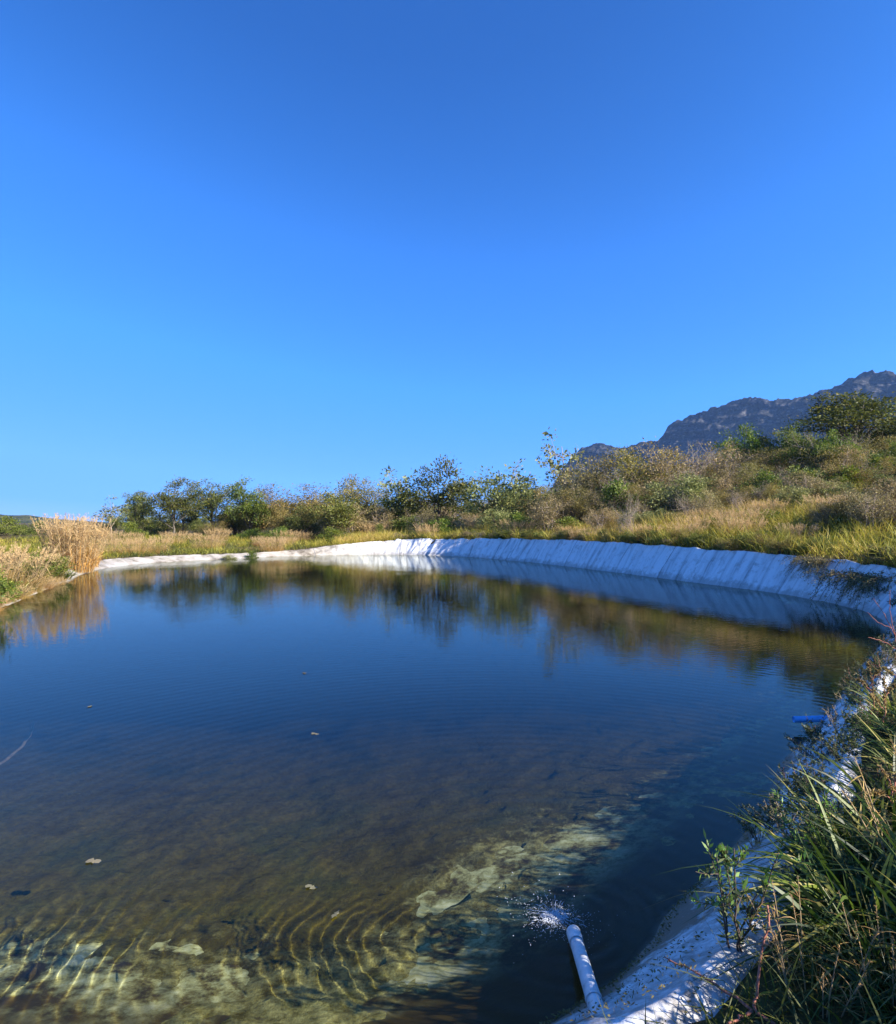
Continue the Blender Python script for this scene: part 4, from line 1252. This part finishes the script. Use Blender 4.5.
def spike_weed(seed, pts, r0, spurs, berry=.006, name='dead_stem', part_mat=None):
    """dry stem with little clustered seed husks; pts are polylines, first is the main stem"""
    rg = np.random.default_rng(seed)
    base = np.array(pts[0][0])
    root = empty(name, base)
    W_, B_ = Acc(), Acc()
    for i, pl in enumerate(pts):
        pl = np.array(pl) - base
        g = np.linspace(0, 1, len(pl)); t_ = np.linspace(0, 1, 14)
        q_ = np.column_stack([np.interp(t_, g, pl[:, k_]) for k_ in range(3)])
        q_[1:-1] += rg.normal(size=(12, 3)) * .004
        tube(W_, q_, np.linspace(r0, r0 * .45, 14) * (1 if i == 0 else .8), 6)
        for j in range(spurs):
            u = rg.uniform(.25, 1) ** .7
            c = np.array([np.interp(u, t_, q_[:, k_]) for k_ in range(3)])
            leaves(B_, np.repeat(c[None], 6, 0) + rg.normal(size=(6, 3)) * .003, rg.normal(size=(6, 3)), berry * rg.uniform(1, 2.2, 6), berry, rg, rg.uniform(0, 1, 6), .3)
    link('stem', W_.mesh('stem'), M['twig_red'], root)
    link('seed_husks', B_.mesh('seed_husks', False), M['leaf_brown'], root)
    return root


fork = cam_pt(747, 1002, 1.95)
root_ = np.array([fork[0] + .16, fork[1] - .10, .40])
o = spike_weed(1, [[root_, fork, cam_pt(752, 985, 1.97), cam_pt(760, 935, 2.02), cam_pt(763, 900, 2.05)],
                   [fork, cam_pt(715, 980, 2.05), cam_pt(690, 964, 2.12), cam_pt(661, 950, 2.2)],
                   [fork, cam_pt(722, 1017, 1.9), cam_pt(690, 1034, 1.86)]], .0062, 16)
tag(o, 'bare red-brown forked stem reaching over the liner at the bottom edge', 'dead stem')
spots = [((3.35, 4.75), [(853, 680), (858, 720), (868, 760)], 4.9, 'tall red spiky seed stem, left of the pair above the grass on the right bank'),
         ((3.05, 4.25), [(845, 735), (856, 772)], 4.4, 'short red spiky seed stem on the right bank above the creeping weeds'),
         ((3.75, 5.0), [(880, 690), (884, 735)], 5.1, 'red spiky seed stem at the right picture edge'),
         ((2.2, 2.9), [(872, 850), (880, 900)], 2.95, 'thin red seed stem standing in the tall grass of the right bank')]
for i, ((x, y), pp, Y, lb) in enumerate(spots):
    z0 = gz(x, y)
    b = np.array([x, y, z0 - .03])
    t0 = b + np.array([rg.normal() * .06 - .05, 0, .46 if Y > 4 else .35])
    pl = [b, b * .5 + t0 * .5 + np.array([.02, 0, .03]), t0]
    br = [[b * .4 + t0 * .6, b * .3 + t0 * .7 + np.array([.06, .02, .05]), t0 + np.array([.12, .03, -.06])],
          [b * .5 + t0 * .5, b * .4 + t0 * .6 + np.array([-.06, -.02, .03]), t0 + np.array([-.11, -.03, -.12])]]
    tag(spike_weed(10 + i, [pl] + br, .0045, 26, .011), lb, 'seed stem')

# dry straw stems at the bottom right
o = straw_clump('straw_tuft', 75, 40, .32, .10, .0035, 'straw', .3, .5, 12, True, 'straw', .25)
at(o, 1.22, 2.02, s=1, label='dry straw stems standing at the bottom edge right of the red stem', cat='straw tuft')
at(copy_thing(o), 1.42, 1.98, 2.2, .9, label='dry straw tuft below the short green grass clump at the bottom edge', cat='straw tuft')
at(copy_thing(o), 2.0, 2.5, 4, 1.5, label='dry straw tuft leaning among the tall green grass at the right picture edge', cat='straw tuft')
at(copy_thing(o), 2.5, 3.1, 5, 1.3, label='dry straw tuft behind the tall yellow-tipped grass clump', cat='straw tuft')
# pale leafless twigs by the corner
pts = [cam_pt(905, 660, 6.9), cam_pt(884, 615, 7.0), cam_pt(872, 598, 7.1)]
o = spike_weed(31, [pts, [cam_pt(895, 645, 6.9), cam_pt(888, 610, 7.0), cam_pt(889, 590, 7.0)], [cam_pt(890, 628, 6.95), cam_pt(876, 622, 7.0), cam_pt(866, 612, 7.05)], [cam_pt(905, 655, 6.9), cam_pt(880, 640, 6.8), cam_pt(866, 637, 6.7)]], .006, 0 + 2)
o.children[0].data.materials[0] = M['twig']
tag(o, 'pale leafless twig at the right picture edge in front of the liner corner', 'twig')

# dead leaves and crumbs of soil lying on the liner by the pipe
A = Acc()
n_ = 3000
si = rg.choice(np.where((s_l < 7.5) | (s_l > PERIM - 1.2))[0], n_)
si = np.where(rg.uniform(size=n_) < .45, rg.choice(np.where(s_l < 1.4)[0], n_), si)
dd = np.abs(rg.normal(size=len(si))) * .22 + .015
dd = np.where(rg.uniform(size=len(si)) < .40, rg.uniform(.0, .09, len(si)), dd * 1.6 + .14)
p = P2[si] + nout[si] * dd[:, None]
keep_ = (fbm(p[:, 0], p[:, 1], .22, 88, 3) > .12) | (dd < .07) | (dd > .48)
si, dd, p = si[keep_], dd[keep_], p[keep_]
d_, hb_, st_, _ = pond(p)
zz = np.where(d_ < st_, wall_z(d_, hb_, st_) + .012, ground_z(p) + .012) + rg.uniform(0, .012, len(si))
leaves(A, np.column_stack([p, zz]), rg.normal(size=(len(si), 3)) * [1, 1, .35], rg.uniform(.004, .026, len(si)), rg.uniform(.003, .010, len(si)), rg, rg.uniform(0, .45, len(si)), .2)
tag(link('leaf_litter', A.mesh('leaf_litter', False), M['leaf_brown']), 'brown dead leaves and soil crumbs on the white liner beside the pipe', 'leaf litter', kind='stuff')

# floating leaves and the sunken stick
def floating_leaf(px, py, size, seed, label, mat):
    rg = np.random.default_rng(seed)
    c = spot(px, py, .004)
    k_ = 18
    a = np.arange(k_) * 2 * math.pi / k_
    r_ = size * (.34 + .16 * np.cos(2 * a) + .08 * rg.normal(size=k_))
    V_ = np.column_stack([np.cos(a) * r_, np.sin(a) * r_, .003 * rg.normal(size=k_) + .004 * np.cos(a)])
    A_ = Acc()
    A_.add(np.concatenate([V_, [[0, 0, .003]]]), None, [(i, (i + 1) % k_, k_) for i in range(k_)], .7)
    o = link('floating_leaf', A_.mesh('floating_leaf', False), mat, loc=tuple(c))
    o.rotation_euler = (0, 0, rg.uniform(0, 6))
    tag(o, label, 'leaf')
M['dead_leaf'] = leaf_mat('dead_leaf', [(0, (.10, .085, .05)), (1, (.20, .185, .12))], transl=.2, objvar=.3)
for a_ in [(98, 857, .085, 1, 'pale dead leaf floating alone on the lower left of the pond'),
           (313, 882, .07, 2, 'narrow yellowish leaf floating above the sunken white patches'),
           (337, 909, .06, 3, 'pale leaf floating just below the narrow yellowish leaf'),
           (316, 732, .075, 4, 'small grey leaf floating in the middle of the pond'),
           (92, 705, .085, 5, 'faint grey leaf floating at the left of the blue water'),
           (305, 672, .09, 6, 'farthest small pale leaf floating on the blue water')]:
    floating_leaf(*a_, M['dead_leaf'])
A = Acc()
pl = np.array([spot(36, 728, -.10), spot(33, 742, -.11), spot(22, 757, -.12), spot(8, 770, -.14), spot(-14, 784, -.18)])
tube(A, bez(pl[0], pl[2] + [.12, 0, 0], pl[4], 16) + rg.normal(size=(16, 3)) * .006, np.linspace(.010, .024, 16), 7)
stick = link('sunken_stick', A.mesh('sunken_stick'), M['twig_dark']); stick.cycles.is_caustics_receiver = True
tag(stick, 'pale curved stick lying just under the water at the left picture edge', 'stick')



me = meadow('grass', 90000, (-9, 4.5), (-2.5, 2.4), (.06, .26), (.004, .010), 34, lambda P, d, st, px: d > st + .15, lambda P: val(P) - .1, leanf=.6, seg=2)
tag(link('path_grass', me, M['meadow']), 'short grass on the near shore below the picture edge', 'grass', kind='stuff')
thicket(['olive_shrub', 'brown_shrub', 'dark_shrub', 'bare_shrub'], 14, (930, 1250), (22, 40), (1.2, 2.6), 'mixed bush on the slope beyond the right picture edge', 'mixed bushes beyond the right picture edge', seed=18)

# unused prototypes leave the scene
for prs in PROTO.values():
    for pr in prs:
        if pr.name not in used:
            for ch in list(pr.children): bpy.data.objects.remove(ch)
            bpy.data.objects.remove(pr)
for o in scene.objects:
    if 'h' in o: del o['h']

# ------------------------------------------------------------------ air
import bmesh
bm = bmesh.new(); bmesh.ops.create_cube(bm, size=1)
hm = bpy.data.meshes.new('haze'); bm.to_mesh(hm); bm.free()
m, nt, out = nodes('haze')
pv = N(nt, 'ShaderNodeVolumePrincipled', i_Density=HAZE, i_Anisotropy=.2); pv.inputs['Color'].default_value = (.28, .52, 1, 1)
nt.links.new(pv.outputs[0], out.inputs['Volume'])
hz = link('haze', hm, m); hz.scale = (5800, 5800, 330); hz.location = (0, 0, 330 / 2 - 12)
tag(hz, kind='stuff')

# ------------------------------------------------------------------ camera, light, sky
cam = bpy.data.cameras.new('camera')
cam.sensor_fit = 'VERTICAL'; cam.sensor_height = 36; cam.lens = F / 1024 * 36
cam.clip_end = 20000; cam.clip_start = .05
co = bpy.data.objects.new('camera', cam); col.objects.link(co)
co.location = (0, 0, CAM_Z)
co.rotation_euler = (R(90) + math.atan((HOR - 512) / F), 0, 0)
scene.camera = co

sun = bpy.data.lights.new('sun', 'SUN'); sun.energy = 4.9; sun.angle = R(.5); sun.color = (1, .93, .82)
sun.cycles.is_caustics_light = True
so = bpy.data.objects.new('sun', sun); col.objects.link(so)
so.rotation_euler = SUN_DIR.to_track_quat('Z', 'Y').to_euler()

w = bpy.data.worlds.new('World'); scene.world = w; w.use_nodes = True
nt = w.node_tree
bg = nt.nodes['Background']
sky = nt.nodes.new('ShaderNodeTexSky'); sky.sky_type = 'NISHITA'; sky.sun_disc = False
sky.sun_elevation = SUN_EL; sky.sun_rotation = SUN_AZ
sky.air_density = .6; sky.dust_density = .1; sky.ozone_density = 4.0; sky.altitude = 500
# the camera's rendering of the blue: sky brightness graded to deep blue overhead, paler at the horizon
sp_ = nt.nodes.new('ShaderNodeSeparateColor')
nt.links.new(sky.outputs[0], sp_.inputs[0])
a_ = nt.nodes.new('ShaderNodeMath'); a_.operation = 'MULTIPLY'; a_.inputs[1].default_value = .1
nt.links.new(sp_.outputs[1], a_.inputs[0])
cb = nt.nodes.new('ShaderNodeValToRGB')
els = cb.color_ramp.elements
stops_ = [(.055, (.022, .125, .50)), (.073, (.026, .150, .58)), (.088, (.036, .20, .74)), (.112, (.055, .29, 1.02)), (.20, (.10, .46, 1.45)), (.49, (.23, .66, 1.6)), (.75, (.27, .70, 1.6)), (1, (.50, .84, 1.6))]
while len(els) < len(stops_): els.new(.5)
for e_, (p_, c_) in zip(els, stops_): e_.position = p_; e_.color = (*[v / EXPO / .12 for v in c_], 1)
nt.links.new(a_.outputs[0], cb.inputs[0])
nt.links.new(cb.outputs[0], bg.inputs[0]); bg.inputs[1].default_value = .12

scene.view_settings.view_transform = 'Standard'
scene.view_settings.look = 'None'
scene.view_settings.exposure = math.log2(EXPO)
scene.view_settings.gamma = 1
scene.view_settings.use_curve_mapping = False
scene.cycles.use_denoising = True
scene.cycles.max_bounces = 8
scene.cycles.transparent_max_bounces = 12
scene.cycles.diffuse_bounces = 3
scene.cycles.sample_clamp_indirect = 6
scene.cycles.use_adaptive_sampling = True
